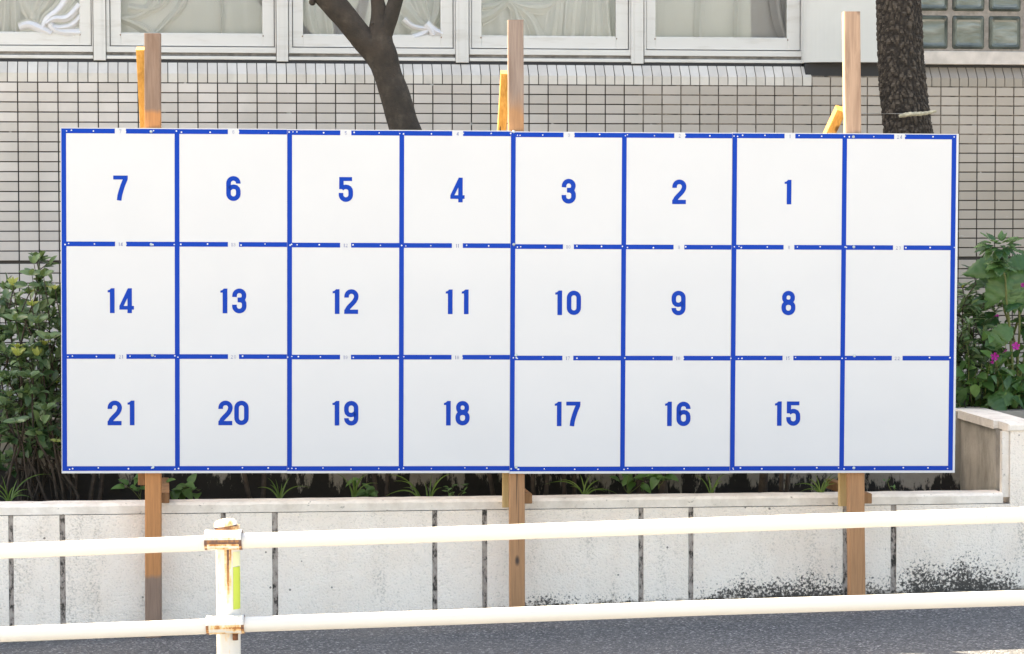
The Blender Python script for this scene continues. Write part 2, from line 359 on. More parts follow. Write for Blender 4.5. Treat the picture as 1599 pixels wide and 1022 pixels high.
    def build(s, name, mats, parent=None, **props):
        inv = WM[parent.name].inverted() if parent else None
        o = bpy.data.objects.new(name, s.mesh(name, mats, inv)); COL.objects.link(o)
        if parent: o.parent = parent
        WM[o.name] = WM[parent.name] if parent else Matrix.Identity(4)
        for k, v in props.items(): o[k] = v
        return o
WM = {}
def thing(name, loc, label, cat, group=None, rz=0):
    o = bpy.data.objects.new(name, None); COL.objects.link(o); o.empty_display_size = .1
    o.location = loc; o.rotation_euler = (0, 0, rz)
    WM[o.name] = Matrix.Translation(loc) @ Matrix.Rotation(rz, 4, 'Z')
    o['label'] = label; o['category'] = cat
    if group: o['group'] = group
    return o
def tagone(o, label, cat, group=None):
    o['label'] = label; o['category'] = cat
    if group: o['group'] = group
    return o
def inst(name, me, parent, mw):
    o = bpy.data.objects.new(name, me); COL.objects.link(o); o.parent = parent
    o.matrix_local = WM[parent.name].inverted() @ mw
    return o

# ------------------------------------------------------------------ ground (setting)
def gtf(p): return Vector((p.x, p.y, p.z+zg(p.x)))
g = MB(); g.poly([gtf(Vector(q)) for q in ((-60, -60, -.16), (60, -60, -.16), (60, 60, -.16), (-60, 60, -.16))]); g.build('ground', M['road'], kind='structure')
g = MB(); n = 24
for i in range(n): g.poly([gtf(Vector(q)) for q in ((-12+i, 7.2, 0), (-11+i, 7.2, 0), (-11+i, 13.2, 0), (-12+i, 13.2, 0))])
g.build('pavement', M['asphalt'], kind='structure')
g = MB(); g.box(-12, 12, 7.02, 7.19, -.16, .012, gtf); g.build('kerb', M['cement'], kind='structure')
g = MB(); g.poly([gtf(Vector(q)) for q in ((-12, -4, -.12), (12, -4, -.12), (12, 7.0, -.12), (-12, 7.0, -.12))]); g.build('road', M['road'], kind='structure')

# ------------------------------------------------------------------ planter wall
TP = .09; YP = 10.62; ph = math.atan(TP)
ZC = on(800, 779, YP, TP).z                    # top of the low wall
def ptf(p):                                    # x along wall, y behind its face, z world
    c, s_ = math.cos(ph), math.sin(ph); return Vector((p.x*c-p.y*s_, YP+p.x*s_+p.y*c, p.z))
def pl(px, py=860): 
    q = on(px, py, YP, TP); return q.x/math.cos(ph)
wallT = thing('planter_wall', ptf(Vector((0, 0, 0))), 'low white stucco planter wall with vertical grooves standing behind the wooden posts', 'wall', rz=ph)
XR = pl(1577)
groov = [(-72, -64), (13, 21), (93, 102), (345, 353), (425, 434), (675, 683), (753, 761), (997, 1005), (1075, 1083), (1316, 1324), (1391, 1400)]
core = MB(); core.box(pl(-900), XR, .009, .12, -.3, ZC-.047, ptf); core.build('wall_core', M['groove'], wallT)
edges = [pl(-900)]
for a, b_ in groov: edges += [pl(a), pl(b_)]
edges.append(XR+.9)
for i in range(0, len(edges), 2):
    a, b_ = edges[i], edges[i+1]; q = MB(); nx = max(2, int((b_-a)/.04)); nzz = 12
    z1 = ZC-.047
    def pt(u, v):
        x_ = a+(b_-a)*u; z0 = -.12+zg(x_); z_ = z0+(z1-z0)*v
        e = .0025 if (u in (0, 1)) else 0
        dx = (noise.noise(Vector((x_*30, z_*30, i)))*.0022) if u in (0, 1) else 0
        return ptf(Vector((x_+dx, e+noise.noise(Vector((x_*14, z_*14, 3)))*.0018, z_)))
    for ix in range(nx):
        for iz in range(nzz*2):
            q.poly([pt(ix/nx, iz/nzz/2), pt((ix+1)/nx, iz/nzz/2), pt((ix+1)/nx, (iz+1)/nzz/2), pt(ix/nx, (iz+1)/nzz/2)])
    q.box(a, b_, .0045, .016, -.3, z1, ptf)
    q.build('wall_panel', M['stucco'], wallT)
cap = MB(); nx = 120; x0 = pl(-900); x1 = pl(1566)
prof = [(0.001, ZC-.044), (0.0, ZC-.012), (.010, ZC-.001), (.03, ZC), (.118, ZC), (.12, ZC-.06)]
for i in range(nx):
    xa, xb = x0+(x1-x0)*i/nx, x0+(x1-x0)*(i+1)/nx
    def cp(x_, k):
        y_, z_ = prof[k]; return ptf(Vector((x_, y_+noise.noise(Vector((x_*9, k*3, 1)))*.003*(k > 0), z_+noise.noise(Vector((x_*12, k, 5)))*.0025*(0 < k < 5))))
    for k in range(len(prof)-1): cap.poly([cp(xa, k), cp(xb, k), cp(xb, k+1), cp(xa, k+1)], sm=False)
cap.build('cap', M['cement'], wallT)
# taller return wall at the right end
ZR = on(1590, 662, YP, TP).z
rw = MB()
rw.box(XR, XR+.9, .004, .13, ZC-.05, ZR-.03, ptf); rw.build('end_wall', M['stucco'], wallT)
rw = MB(); rw.bbox(XR-.012, XR+.92, -.006, .14, ZR-.032, ZR, .006, ptf); rw.build('end_cap', M['cement'], wallT)
rw = MB(); rw.box(XR-.032, XR-.001, .016, .05, ZC-.02, ZR-.034, ptf); rw.build('corner_strip', M['cement'], wallT)
rw = MB(); rw.box(XR-.022, XR+.1, .142, 1.12, ZC-.25, ZR-.034, ptf); rw.build('return_wall', M['return'], wallT)
rw = MB(); rw.bbox(XR-.036, XR+.12, .1425, 1.13, ZR-.033, ZR+.004, .004, ptf); rw.build('return_cap', M['cement'], wallT)
# back retaining wall, its top level with the return
rt = MB(); rt.box(pl(-900), XR+3, .72, .84, ZC-.3, ZR-.003, ptf)
o = rt.build('retaining_wall', M['stained']); tagone(o, 'dark mould-stained concrete retaining wall behind the low planter under the board', 'wall')
# soils
def sheet(name, x0, x1, y0, y1, z, m_, amp, nx, ny):
    q = MB()
    def P(i, j):
        x_, y_ = x0+(x1-x0)*i/nx, y0+(y1-y0)*j/ny
        return ptf(Vector((x_, y_, z+noise.noise(Vector((x_*5, y_*5, 2)))*amp+noise.noise(Vector((x_*22, y_*22, 2)))*amp*.5)))
    for i in range(nx):
        for j in range(ny): q.poly([P(i, j), P(i+1, j), P(i+1, j+1), P(i, j+1)], sm=True)
    return q.build(name, m_, kind='structure')
sheet('soil', pl(-900), XR, .11, .73, ZC-.085, M['soil'], .018, 200, 18)
sheet('raised_soil', pl(-900), XR+3, .83, 3.3, ZR-.05, M['soil'], .03, 120, 40)
# rough mortar line where the wall meets the asphalt
q = MB(); nx = 160; x0, x1 = pl(-300), pl(1900)
for i in range(nx):
    def mp_(x_, k):
        z0 = zg(x_); yy = (.0, -.008, -.030, -.040)[k]; zz = (.018, .012, .004, -.006)[k]
        return ptf(Vector((x_, yy+noise.noise(Vector((x_*16, k, 7)))*.010*(k > 0), z0+zz+noise.noise(Vector((x_*20, k, 9)))*.006)))
    for k in range(3): q.poly([mp_(x0+(x1-x0)*i/nx, k), mp_(x0+(x1-x0)*i/nx, k+1), mp_(x0+(x1-x0)*(i+1)/nx, k+1), mp_(x0+(x1-x0)*(i+1)/nx, k)], sm=True)
q.build('pavement_edge', M['mortar_strip'], kind='structure')

# ------------------------------------------------------------------ building
TF = .138; YF = 13.27; phf = math.atan(TF); cf, sf = math.cos(phf), math.sin(phf)
EX, EY = Vector((cf, sf, 0)), Vector((-sf, cf, 0)); OF = Vector((0, YF, 0))
def fl(px, py, d=0.0):                        # pixel -> (s, z) on the facade plane moved d towards the street
    r = ray(px, py); O = OF-EY*d-Vector((0, 0, 0)); k = O.dot(EY)/r.dot(EY); P = r*k
    return (P-OF).dot(EX), P.z+EYE
def ftf(p): return OF+EX*p.x+EY*p.y+Vector((0, 0, p.z))
def fpx(s_, z_, d=0): return px_of(ftf(Vector((s_, -d, z_))))
bld = thing('apartment_building', OF, 'beige tiled building front with white framed windows above the tile wall', 'building', rz=phf)
def fs(px, py=100, d=0): return fl(px, py, d)[0]
def fz(px, py, d=0): return fl(px, py, d)[1]
ZCB = fz(45, 128.6)                           # joint under the cap tiles
S0 = fl(27.4, 140)[0]                         # a vertical joint
ZJ = ZCB-.9                                   # wide joint
sL, sR = -6.0, 6.0
sC0, sC1 = fs(1257, 98), fs(1443, 110)        # bay with no cap tiles under the white column
wl = MB(); wl.box(sL, sR, .006, .2, -.2, ZCB+.055, ftf); wl.build('wall', M['grout'], bld)
plinth = MB(); ztb = ZJ-.012-.75; plinth.box(sL, sR, -.02, .0055, -.2, ztb-.002, ftf); plinth.build('base_wall', M['stained'], bld)
tm = []
for k in range(6):
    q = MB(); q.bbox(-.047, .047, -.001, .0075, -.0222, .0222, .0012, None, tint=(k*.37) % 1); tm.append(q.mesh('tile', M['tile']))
visible, hidden = [], []
def in_board(x, y): return 97 < x < 1495 and 204 < y < 736
rows = [ZCB-.025-.05*i for i in range(18)]+[ZJ-.012-.025-.05*i for i in range(15)]
topbay = [ZCB+.025]
jit = lambda s_, z_: (noise.noise(Vector((s_*41, z_*57, 3))))
for z_ in topbay+rows:
    i0 = int((sL-S0)/.1)+1; i1 = int((sR-S0)/.1)-1
    for i in range(i0, i1):
        s_ = S0+.05+.1*i
        if z_ == topbay[0] and not (sC0+.04 < s_ < sC1-.04): continue
        c_ = [fpx(s_+a, z_+b_) for a, b_ in ((-.045, -.02), (.045, .02), (-.045, .02), (.045, -.02))]
        vis = any(0 < x < 1599 and y < 1000 and not in_board(x, y) for x, y in c_)
        if z_ < ZJ and fpx(s_, z_)[0] > 1599: vis = False
        (visible if vis else hidden).append((s_, z_))
def score(q):
    x, y = fpx(*q); f_ = (x > 95 and x < 1497 and y < 210) or (x < 97 and y < 470) or (x > 1495 and y < 440)
    return (0 if f_ else 1, x)
visible.sort(key=score)
Rf = Matrix(((EX.x, EY.x, 0, 0), (EX.y, EY.y, 0, 0), (0, 0, 1, 0), (0, 0, 0, 1)))
for k, (s_, z_) in enumerate(visible[:300]):
    P = ftf(Vector((s_, jit(s_, z_)*.0008, z_)))
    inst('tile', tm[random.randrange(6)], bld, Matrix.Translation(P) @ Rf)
q = MB()
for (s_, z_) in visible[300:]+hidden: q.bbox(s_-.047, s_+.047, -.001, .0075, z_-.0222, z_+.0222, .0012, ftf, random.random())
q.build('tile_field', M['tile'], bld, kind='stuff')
# cap tiles: short upright face and a sloping top, 50 mm pitch
def captile(zt):
    q = MB(); a = .0228; f0, f1 = .0028, .047
    pr = [(-.001, f0), (-.001, f1), (.046, f1+.058), (.052, f1+.052), (.008, f0)]
    for x0_, x1_ in ((-a, a),):
        for k in range(4):
            (ya, za), (yb, zb) = pr[k], pr[k+1]; q.poly([(x0_, ya, za), (x1_, ya, za), (x1_, yb, zb), (x0_, yb, zb)], zt)
        q.poly([(x0_, y, z) for y, z in reversed(pr)], zt); q.poly([(x1_, y, z) for y, z in pr], zt)
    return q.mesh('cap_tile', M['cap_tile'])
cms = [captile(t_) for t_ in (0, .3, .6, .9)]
extra = MB()
for i in range(-160, 200):
    s_ = S0+.025+.05*i
    if not (sL < s_ < sR) or (sC0-.005 < s_-.02 and s_+.02 < sC1+.005): continue
    x, y = fpx(s_, ZCB+.05)
    mw = Matrix.Translation(ftf(Vector((s_, 0, ZCB)))) @ Rf
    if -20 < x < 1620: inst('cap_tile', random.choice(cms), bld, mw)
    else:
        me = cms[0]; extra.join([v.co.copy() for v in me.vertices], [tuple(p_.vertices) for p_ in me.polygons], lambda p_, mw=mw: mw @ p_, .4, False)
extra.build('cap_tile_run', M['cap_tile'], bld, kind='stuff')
# wedge of dark bedding mortar under the sloping caps
for a_, b_ in ((sL, sC0-.002), (sC1+.004, sR)):
    q = MB(); k = [(.006, ZCB+.004), (.006, ZCB+.046), (.052, ZCB+.100), (.2, ZCB+.100), (.2, ZCB+.004)]
    q.poly([ftf(Vector((a_, y, z))) for y, z in reversed(k)]); q.poly([ftf(Vector((b_, y, z))) for y, z in k])
    for i in range(5):
        (ya, za), (yb, zb) = k[i], k[(i+1) % 5]; q.poly([ftf(Vector(p_)) for p_ in ((a_, ya, za), (b_, ya, za), (b_, yb, zb), (a_, yb, zb))])
    q.build('cap_bedding', M['grout'], bld)
# windows ----------------------------------------------------------
dW = -.055
z_ = lambda y, d=dW: fz(300, y, d)
zLow0, zLow1 = z_(93.2), z_(88.0); zUp0, zUp1 = z_(82.6), z_(73.6); zS0, zG0 = z_(72.3, -.075), z_(52.0, -.075)
ZT = zS0+1.15
q = MB(); q.box(fs(-160), fs(1256), .052, .3, ZCB+.1005, zLow0-.001, ftf); q.build('sill_gap', M['gasket'], bld)
wins = [(-125, -112, -94, 124, 142, 145), (166, 172.5, 189, 410, 428, 431), (451, 457.5, 473.5, 688.5, 707.5, 711), (733, 737, 752.5, 962.5, 981.5, 985), (1006, 1010.5, 1024.5, 1230, 1250, 1254)]
mull = [(146, 165), (432, 450), (712, 732), (986, 1005)]
mull.insert(0, (-140, -125))
for a, b_ in mull:
    q = MB(); s0, s1 = fs(a, 60, .05-.09), fs(b_, 60, -.04)
    q.bbox(s0, s1, .040, .16, zLow0-.008, ZT+.08, .002, ftf); q.box(s0+.016, s1-.02, .036, .0395, zLow0-.006, ZT+.08, ftf)
    q.build('mullion', M['frame'], bld)
for wi, (fa, sa, ga, gb, sb, fb) in enumerate(wins):
    s = [fs(v, 60, dW) for v in (fa, sa, ga, gb, sb, fb)]
    q = MB()
    q.bbox(s[0], s[5], .052, .16, zUp0, zUp1, .0015, ftf)                # upper track lip
    q.bbox(s[0], s[5], .046, .16, zLow0, zLow1, .0015, ftf)              # lower lip
    q.box(s[0], s[5], .070, .16, zLow1, zUp0, ftf, mi=1)                 # recessed track
    q.bbox(s[0], s[1]-.004, .056, .16, zUp1, ZT+.03, .0012, ftf); q.bbox(s[4]+.004, s[5], .056, .16, zUp1, ZT+.03, .0012, ftf)
    q.bbox(s[1]-.004, s[4]+.004, .056, .16, ZT+.004, ZT+.03, .0012, ftf)
    q.box(s[1]-.004, s[4]+.004, .090, .15, zUp1, zS0-.004, ftf, mi=1)
    wo = q.build('window', [M['frame'], M['track']], bld)
    q = MB()
    q.bbox(s[1], s[2], .068, .10, zS0, ZT, .0015, ftf); q.bbox(s[3], s[4], .068, .10, zS0, ZT, .0015, ftf)
    q.bbox(s[2], s[3], .0695, .10, zS0, zG0-.006, .0012, ftf); q.bbox(s[2], s[3], .076, .10, zG0-.006, zG0, .001, ftf)
    q.bbox(s[2], s[3], .0695, .10, ZT-.06, ZT, .0012, ftf)
    q.box(s[1]-.006, s[1]-.001, .085, .12, zS0, ZT, ftf, mi=1); q.box(s[4]+.001, s[4]+.006, .085, .12, zS0, ZT, ftf, mi=1)
    for sx in (s[2]-.006, s[3]+.001): q.box(sx, sx+.005, .0660, .0685, zG0-.016, zG0-.009, ftf, mi=2)   # corner fixings with rust
    q.build('sash', [M['frame'], M['gasket'], M['rust']], wo)
    q = MB(); q.box(s[2], s[3], .084, .088, zG0, ZT-.06, ftf); q.build('glass_pane', M['glass'], wo)
# room behind
q = MB(); sa_, sb_ = fs(-150), fs(1250)
q.box(sa_, sb_, .62, .66, zLow0-.3, ZT+.2, ftf); q.box(sa_, sb_, .2, .62, zLow0-.32, zLow0-.3, ftf)
q.box(sa_-.04, sa_, .16, .66, zLow0-.3, ZT+.2, ftf); q.box(sb_, sb_+.04, .16, .66, zLow0-.3, ZT+.2, ftf)
q.box(sa_, sb_, .16, .62, ZT+.2, ZT+.24, ftf); q.build('interior_wall', M['room'], bld)
q = MB(); q.box(sL-4, sR, .06, .3, ZT+.08, 6.05, ftf); q.box(sL-4, fs(-150), .06, .3, -.2, ZT+.08, ftf); q.build('upper_wall', M['white_column'], bld)  # unseen wall, carried up and left so its shadow covers the planter
# white rounded column
q = MB(); c0, c1 = fs(1258, 60, .03), fs(1412, 60, .03); zb = fz(1300, 97.5, .03); n = 28
pts = [Vector((c0, .2, 0))]+[Vector(((c0+c1)/2-math.cos(math.pi*i/n)*(c1-c0)/2, .05-math.sin(math.pi*i/n)**.7*.11, 0)) for i in range(n+1)]+[Vector((c1, .2, 0))]
for i in range(len(pts)-1):
    a, b_ = pts[i], pts[i+1]; q.poly([ftf(a+Vector((0, 0, zb))), ftf(b_+Vector((0, 0, zb))), ftf(b_+Vector((0, 0, ZT+.08))), ftf(a+Vector((0, 0, ZT+.08)))], sm=True)
q.poly([ftf(p_+Vector((0, 0, zb))) for p_ in reversed(pts)])
q.build('column', M['white_column'], bld)
q = MB(); q.box(c0+.01, sC1+.01, .01, .15, ZCB+.054, zb-.001, ftf); q.build('column_gap', M['gasket'], bld)
# glass blocks
gs0 = fs(1483.5, 50, -.03); gz0 = fz(1515, 80.5, -.03)
gb_ = MB(); gb_.box(gs0-.45, gs0+1.2, .032, .2, gz0, gz0+1.2, ftf); gw = gb_.build('glass_block_window', M['mortar'], bld)
def blockmesh():
    q = MB(); a = .088
    rings = [(a, .016, .004), (a-.004, .008, 0), (a-.012, .0, 0), (a-.022, .004, 0), (a-.032, .0055, 0), (a-.08, .0055, 0)]
    k = 0
    def ring(a_, y_, r_=.012):
        out = []
        for cx, cz, st in ((1, 1, 0), (-1, 1, 90), (-1, -1, 180), (1, -1, 270)):
            for e in (0, 45, 90):
                an = R(st+e); rr = min(r_, a_*.4); out.append(Vector((cx*(a_-rr)+math.cos(an)*rr, y_, cz*(a_-rr)+math.sin(an)*rr)))
        return out
    rs = [ring(a_, y_) for a_, y_, _ in rings]
    for i in range(len(rs)-1):
        for j in range(12):
            q.poly([rs[i][j], rs[i+1][j], rs[i+1][(j+1) % 12], rs[i][(j+1) % 12]], sm=False, mi=1 if i < 3 else 0)
    q.poly(list(reversed(rs[-1])), mi=0)
    return q.mesh('glass_block', [M['glass_block'], M['block_edge']])
bm_ = blockmesh()
for i in range(-1, 4):
    for j in range(4):
        if i == -1 and False: continue
        P = ftf(Vector((gs0+.1+.2*i-.0, .016, gz0+.1+.2*j))); inst('glass_block', bm_, gw, Matrix.Translation(P) @ Rf)
q = MB(); q.bbox(sC1-.03, gs0+2, .01, .2, fz(1515, 101, -.01), gz0-.001, .003, ftf); q.build('window_sill', M['sill'], bld)
q = MB(); q.box(sC1-.02, gs0+2, .05, .2, ZCB+.1005, fz(1515, 101, -.01)-.0005, ftf); q.build('sill_gap', M['gasket'], bld)
q = MB(); q.box(gs0+1.2, sR, .05, .3, gz0, ZT+.08, ftf); q.build('upper_wall', M['white_column'], bld)

# ------------------------------------------------------------------ curtains
def fp(px, py, d): s_, zz = fl(px, py, d); return ftf(Vector((s_, -d, zz)))
def curtain(label, x0, x1, strands, sheetfold, ztop=None, sheet_=True, low=None):
    th = thing('curtain', fp((x0+x1)/2, 60, -.14), label, 'curtain', 'lace curtains hanging behind the windows', rz=phf)
    q = MB()
    if sheet_:
        s0, s1 = fl(x0, 50, -.16)[0], fl(x1, 50, -.16)[0]; nn = 120; zb_ = zG0-.06; zt_ = ZT; nv = 14
        def P(i, j):
            s_ = s0+(s1-s0)*i/nn; v = j/nv; zz = zb_+(zt_-zb_)*v
            y_ = .172+.014*math.sin(s_*sheetfold+2*math.sin(s_*9)+v*1.5)+.008*noise.noise(Vector((s_*8, v*3, x0)))
            return ftf(Vector((s_, y_, zz)))
        for i in range(nn):
            for j in range(nv): q.poly([P(i, j), P(i+1, j), P(i+1, j+1), P(i, j+1)], sm=True)
        q.build('fabric_sheet', M['curtain'], th)
    for st in strands:
        q = MB(); pts_ = st[0]; wd = st[1]; d0 = st[2] if len(st) > 2 else -.15
        fine = []
        P = [Vector((a, b_, 0)) for a, b_ in pts_]
        for i in range(len(P)-1):
            p0, p1, p2, p3 = P[max(i-1, 0)], P[i], P[i+1], P[min(i+2, len(P)-1)]
            for k in range(8):
                u = k/8; fine.append(.5*((2*p1)+(-p0+p2)*u+(2*p0-5*p1+4*p2-p3)*u*u+(-p0+3*p1-3*p2+p3)*u**3))
        fine.append(P[-1]); L = len(fine)
        soft = d0 < -.139; world = [fp(p_.x, p_.y, -.156 if soft else d0+.028) for p_ in fine]; nn = 12; k0 = len(q.v)
        for i, p_ in enumerate(world):
            d_ = (world[min(i+1, L-1)]-world[max(i-1, 0)]).normalized(); side = d_.cross(EY).normalized()
            wv = wd[0]+(wd[1]-wd[0])*i/(L-1)
            for j in range(nn+1):
                a = -1+2*j/nn; bulge = ((.5+.5*math.cos(math.pi*a))*.045 if soft else (.5+.5*math.cos(math.pi*a))*.034)+.0060*math.sin(a*13+i*.10+x0)+.0035*math.sin(a*22-i*.07)+.002*noise.noise(Vector((a*6, i*.2, d0*50)))
                q.v.append(p_+side*(a*wv*(1.35 if soft else 1.5)/305/2)-EY*bulge)
        for i in range(L-1):
            for j in range(nn):
                q.f.append((k0+i*(nn+1)+j, k0+(i+1)*(nn+1)+j, k0+(i+1)*(nn+1)+j+1, k0+i*(nn+1)+j+1)); q.t.append(.5); q.sm.append(True); q.mi.append(0)
        q.build('fold', M['curtain'], th)
    return th
curtain('white lace curtain bunched into a heap in the leftmost window', -95, 126,
        [([(25, -60), (24, 0), (26, 55)], (14, 10), -.165), ([(45, -60), (40, 0), (52, 30), (44, 56)], (18, 14), -.16), ([(70, -40), (58, 5), (50, 30), (58, 52)], (18, 12), -.15),
         ([(95, -40), (75, 4), (62, 22), (60, 45)], (16, 12), -.14), ([(120, -30), (95, 12), (75, 30), (66, 48)], (18, 12), -.135), ([(125, 8), (105, 28), (85, 30), (72, 38)], (12, 9), -.125),
         ([(126, 26), (112, 40), (92, 44), (76, 40)], (12, 10), -.13), ([(30, 44), (45, 40), (62, 46), (80, 54)], (12, 14), -.125), ([(10, -40), (8, 20), (5, 60)], (10, 12), -.17),
         ([(78, 38), (86, 48), (100, 52), (126, 52)], (10, 14), -.12)], 60)
curtain('thin white curtain with broad slanting folds in the second window from the left', 186, 412,
        [([(225, -40), (240, 0), (220, 24), (190, 30)], (16, 10), -.17), ([(290, -40), (285, 5), (262, 34), (240, 56)], (12, 8), -.165), ([(190, 30), (215, 40), (245, 58)], (8, 14), -.16),
         ([(345, -40), (347, 20), (346, 60)], (5, 5), -.17), ([(262, -40), (258, 0), (232, 16), (200, 12)], (9, 12), -.155)], 18)
curtain('grey-white curtain tied in a low knot in the window behind the forked tree', 471, 691,
        [([(600, -60), (625, 0), (650, 32), (668, 44)], (26, 10), -.165), ([(640, -60), (655, 0), (664, 25), (670, 42)], (18, 9), -.15), ([(690, -20), (684, 15), (678, 32), (672, 44)], (14, 8), -.14),
         ([(630, 30), (645, 42), (668, 46)], (10, 8), -.13), ([(672, 44), (680, 50), (690, 54)], (10, 12), -.125), ([(670, 46), (660, 54), (645, 60)], (12, 14), -.13),
         ([(480, -40), (482, 20), (492, 60)], (18, 14), -.17), ([(510, -40), (515, 20), (520, 60)], (12, 14), -.17), ([(664, 38), (672, 46), (676, 56)], (14, 9), -.118)], 50)
curtain('white curtain gathered in a raised knot with swags in the window behind the middle post', 750, 964,
        [([(750, 30), (768, 22), (785, 8), (792, 2)], (18, 8), -.15), ([(752, 12), (770, 10), (785, 3), (793, -1)], (10, 8), -.14), ([(792, 2), (802, 14), (806, 30), (812, 38)], (10, 12), -.14),
         ([(792, 1), (815, 10), (850, 12), (880, -10)], (8, 20), -.15), ([(794, 3), (825, 28), (840, 60)], (8, 18), -.16), ([(870, -40), (868, 10), (862, 60)], (16, 22), -.165), ([(900, -40), (895, 10), (892, 60)], (20, 18), -.16),
         ([(925, -40), (924, 20), (922, 60)], (14, 16), -.165), ([(945, -40), (946, 20), (950, 60)], (12, 12), -.16)], 40)
curtain('plain straight white curtain in the rightmost framed window beside the white column', 1022, 1232,
        [([(1095, -40), (1092, 20), (1090, 70)], (12, 10), -.175), ([(1205, -40), (1215, 30), (1228, 66)], (16, 12), -.165), ([(1150, -40), (1150, 20), (1149, 70)], (6, 6), -.175)], 14)

# ------------------------------------------------------------------ poster board
YB, TB = 10.44, .058
TLp = on(99.4, 204.6, YB, TB); TRp = on(1490, 213.1, YB, TB); BLp = on(101.7, 731.3, YB, TB); BRp = on(1485.5, 730.8, YB, TB)
ux = (TRp-TLp); PW = ux.length/8; ux.normalize()
nb = Vector((TB, -1, 0)).normalized(); nb = (nb-ux*nb.dot(ux)).normalized(); uz = nb.cross(ux).normalized()
if uz.z < 0: uz = -uz
PH = ((TLp-BLp).length+(TRp-BRp).length)/6
def btf(p, dz=0): return TLp+ux*p.x-nb*p.y+uz*p.z      # x along the board, y behind it, z up from the top line
base = on(797, 975, YB+.08, TB)
brd = thing('poster_board', (base.x, base.y, zg(base.x)), 'big white numbered poster board with blue grid lines on timber posts', 'poster board')
LW = .0192
DIG = {}
def arc(cx, cy, r, a0, a1, n=12, ry=None):
    ry = ry or r; return [(cx+r*math.cos(R(a0+(a1-a0)*i/n)), cy+ry*math.sin(R(a0+(a1-a0)*i/n))) for i in range(n+1)]
H9 = 9.3
DIG['0'] = ([], [('c', arc(29, 70.5, 19.7, 0, 180)+arc(29, 29.5, 19.7, 180, 360))])
DIG['1'] = ([[(9, 0), (28, 0), (28, 100), (14, 100), (9, 95)], [(0, 83), (9, 83.5), (9, 95), (5, 92.5), (0, 92)]], [])
DIG['2'] = ([[(0, 0), (56, 0), (56, 17.5), (0, 17.5)][::1]], [('o', [(9.5, 66)]+arc(29, 71, 19.6, 180, -8, 14)+[(46.5, 61), (41, 51), (33, 42), (24, 33), (16, 24), (10.5, 13), (9.2, 6)])])
DIG['3'] = ([], [('o', [(9.5, 66)]+arc(29, 72, 19, 180, -20, 14)+[(44.5, 59), (38, 55.3), (30, 54.5), (22, 54.5)]), ('o', [(24, 54), (33, 53.5), (40, 51.5), (45.5, 47), (48.4, 40), (48.6, 33)]+arc(29, 28.8, 19.6, 0, -180, 14)+[(9.4, 35)])])
DIG['4'] = ([[(32, 0), (50, 0), (50, 100), (34, 100), (32, 96)], [(0, 29), (17, 29), (32, 60), (32, 96)], [(0, 14), (32, 14), (32, 29), (17, 29), (0, 29)], [(50, 14), (58, 14), (58, 29), (50, 29)]], [])
DIG['5'] = ([[(2, 84), (54, 84), (54, 100), (2, 100)], [(2, 51), (20, 51), (20, 84), (2, 84)]], [('o', [(12, 53), (19, 58.5), (28, 60.6), (36, 59.5), (43, 55.5), (47.5, 48.5), (48.5, 41), (48.6, 33)]+arc(29, 28.8, 19.6, 0, -180, 14)+[(9.4, 36)])])
s6 = [(48.6, 70)]+arc(29, 71.2, 19.6, 0, 180, 14)+arc(29, 28.8, 19.6, 180, 360, 14)+[(48.6, 40), (45.8, 49.5), (39.5, 55.3), (31, 57.3), (22, 56), (12, 49)]
DIG['6'] = ([], [('o', s6)]); DIG['9'] = ([], [('o', [(58-a, 100-b_) for a, b_ in s6])])
DIG['7'] = ([[(0, 84), (44, 84), (58, 86), (58, 100), (0, 100)]], [('o', [(49.5, 88), (45, 77), (38, 60), (31.5, 40), (26, 20), (23.5, 0)])])
DIG['8'] = ([], [('c', arc(29, 73.5, 17.3, -10, 190)+arc(29, 70, 17.3, 190, 350, 10, 15.5)), ('c', arc(29, 35.5, 19.4, 0, 180, 12, 16.5)+arc(29, 28.8, 19.4, 180, 360))])
WID = {'1': 28, '4': 58, '5': 57}
def draw_digit(q, d, x, z, h, y, thick=1.0):
    k = h/100; lay = [0]
    def put(pl_, off): q.poly([btf(Vector((x+a*k, y-off, z+b_*k))) for a, b_ in pl_])
    for p_ in DIG[d][0]: put(p_, 0)
    for kind, path in DIG[d][1]:
        lay[0] += 1; off = .00018*lay[0]; P = [Vector(p_) for p_ in path]
        if kind == 'c' and (P[0]-P[-1]).length < .01: P = P[:-1]
        Pn = [P[0]]
        for p_ in P[1:]:
            if (p_-Pn[-1]).length > .6: Pn.append(p_)
        P = Pn
        L = len(P); A = []; B_ = []
        for i in range(L):
            d_ = (P[(i+1) % L]-P[i-1]) if kind == 'c' else (P[min(i+1, L-1)]-P[max(i-1, 0)]); d_.normalize()
            nn = Vector((-d_.y, d_.x))*H9*thick
            A.append(P[i]+nn); B_.append(P[i]-nn)
        for i in range(L if kind == 'c' else L-1):
            j = (i+1) % L; put([tuple(A[i]), tuple(B_[i]), tuple(B_[j]), tuple(A[j])], off)
def text_w(s_, gap): return sum(WID.get(c_, 58) for c_ in s_)+gap*(len(s_)-1)
def draw(q, s_, cx, cz, h, y, thick=1.0, gaps=None):
    gap = 19
    if s_ == '11': gap = 37
    if s_ == '20': gap = 6
    if s_ == '21': gap = 22
    if gaps: gap = gaps
    x = cx-text_w(s_, gap)*h/200
    for c_ in s_: draw_digit(q, c_, x, cz-h/2, h, y, thick); x += (WID.get(c_, 58)+gap)*h/100
nums = [['7', '6', '5', '4', '3', '2', '1', '24'], ['14', '13', '12', '11', '10', '9', '8', '23'], ['21', '20', '19', '18', '17', '16', '15', '22']]
top, bot = .0192, -(3*PH)-.0192
drop = [0.0, -.0015, -.0045, -.0035]; lean = [0, .001, -.0006, .0008]
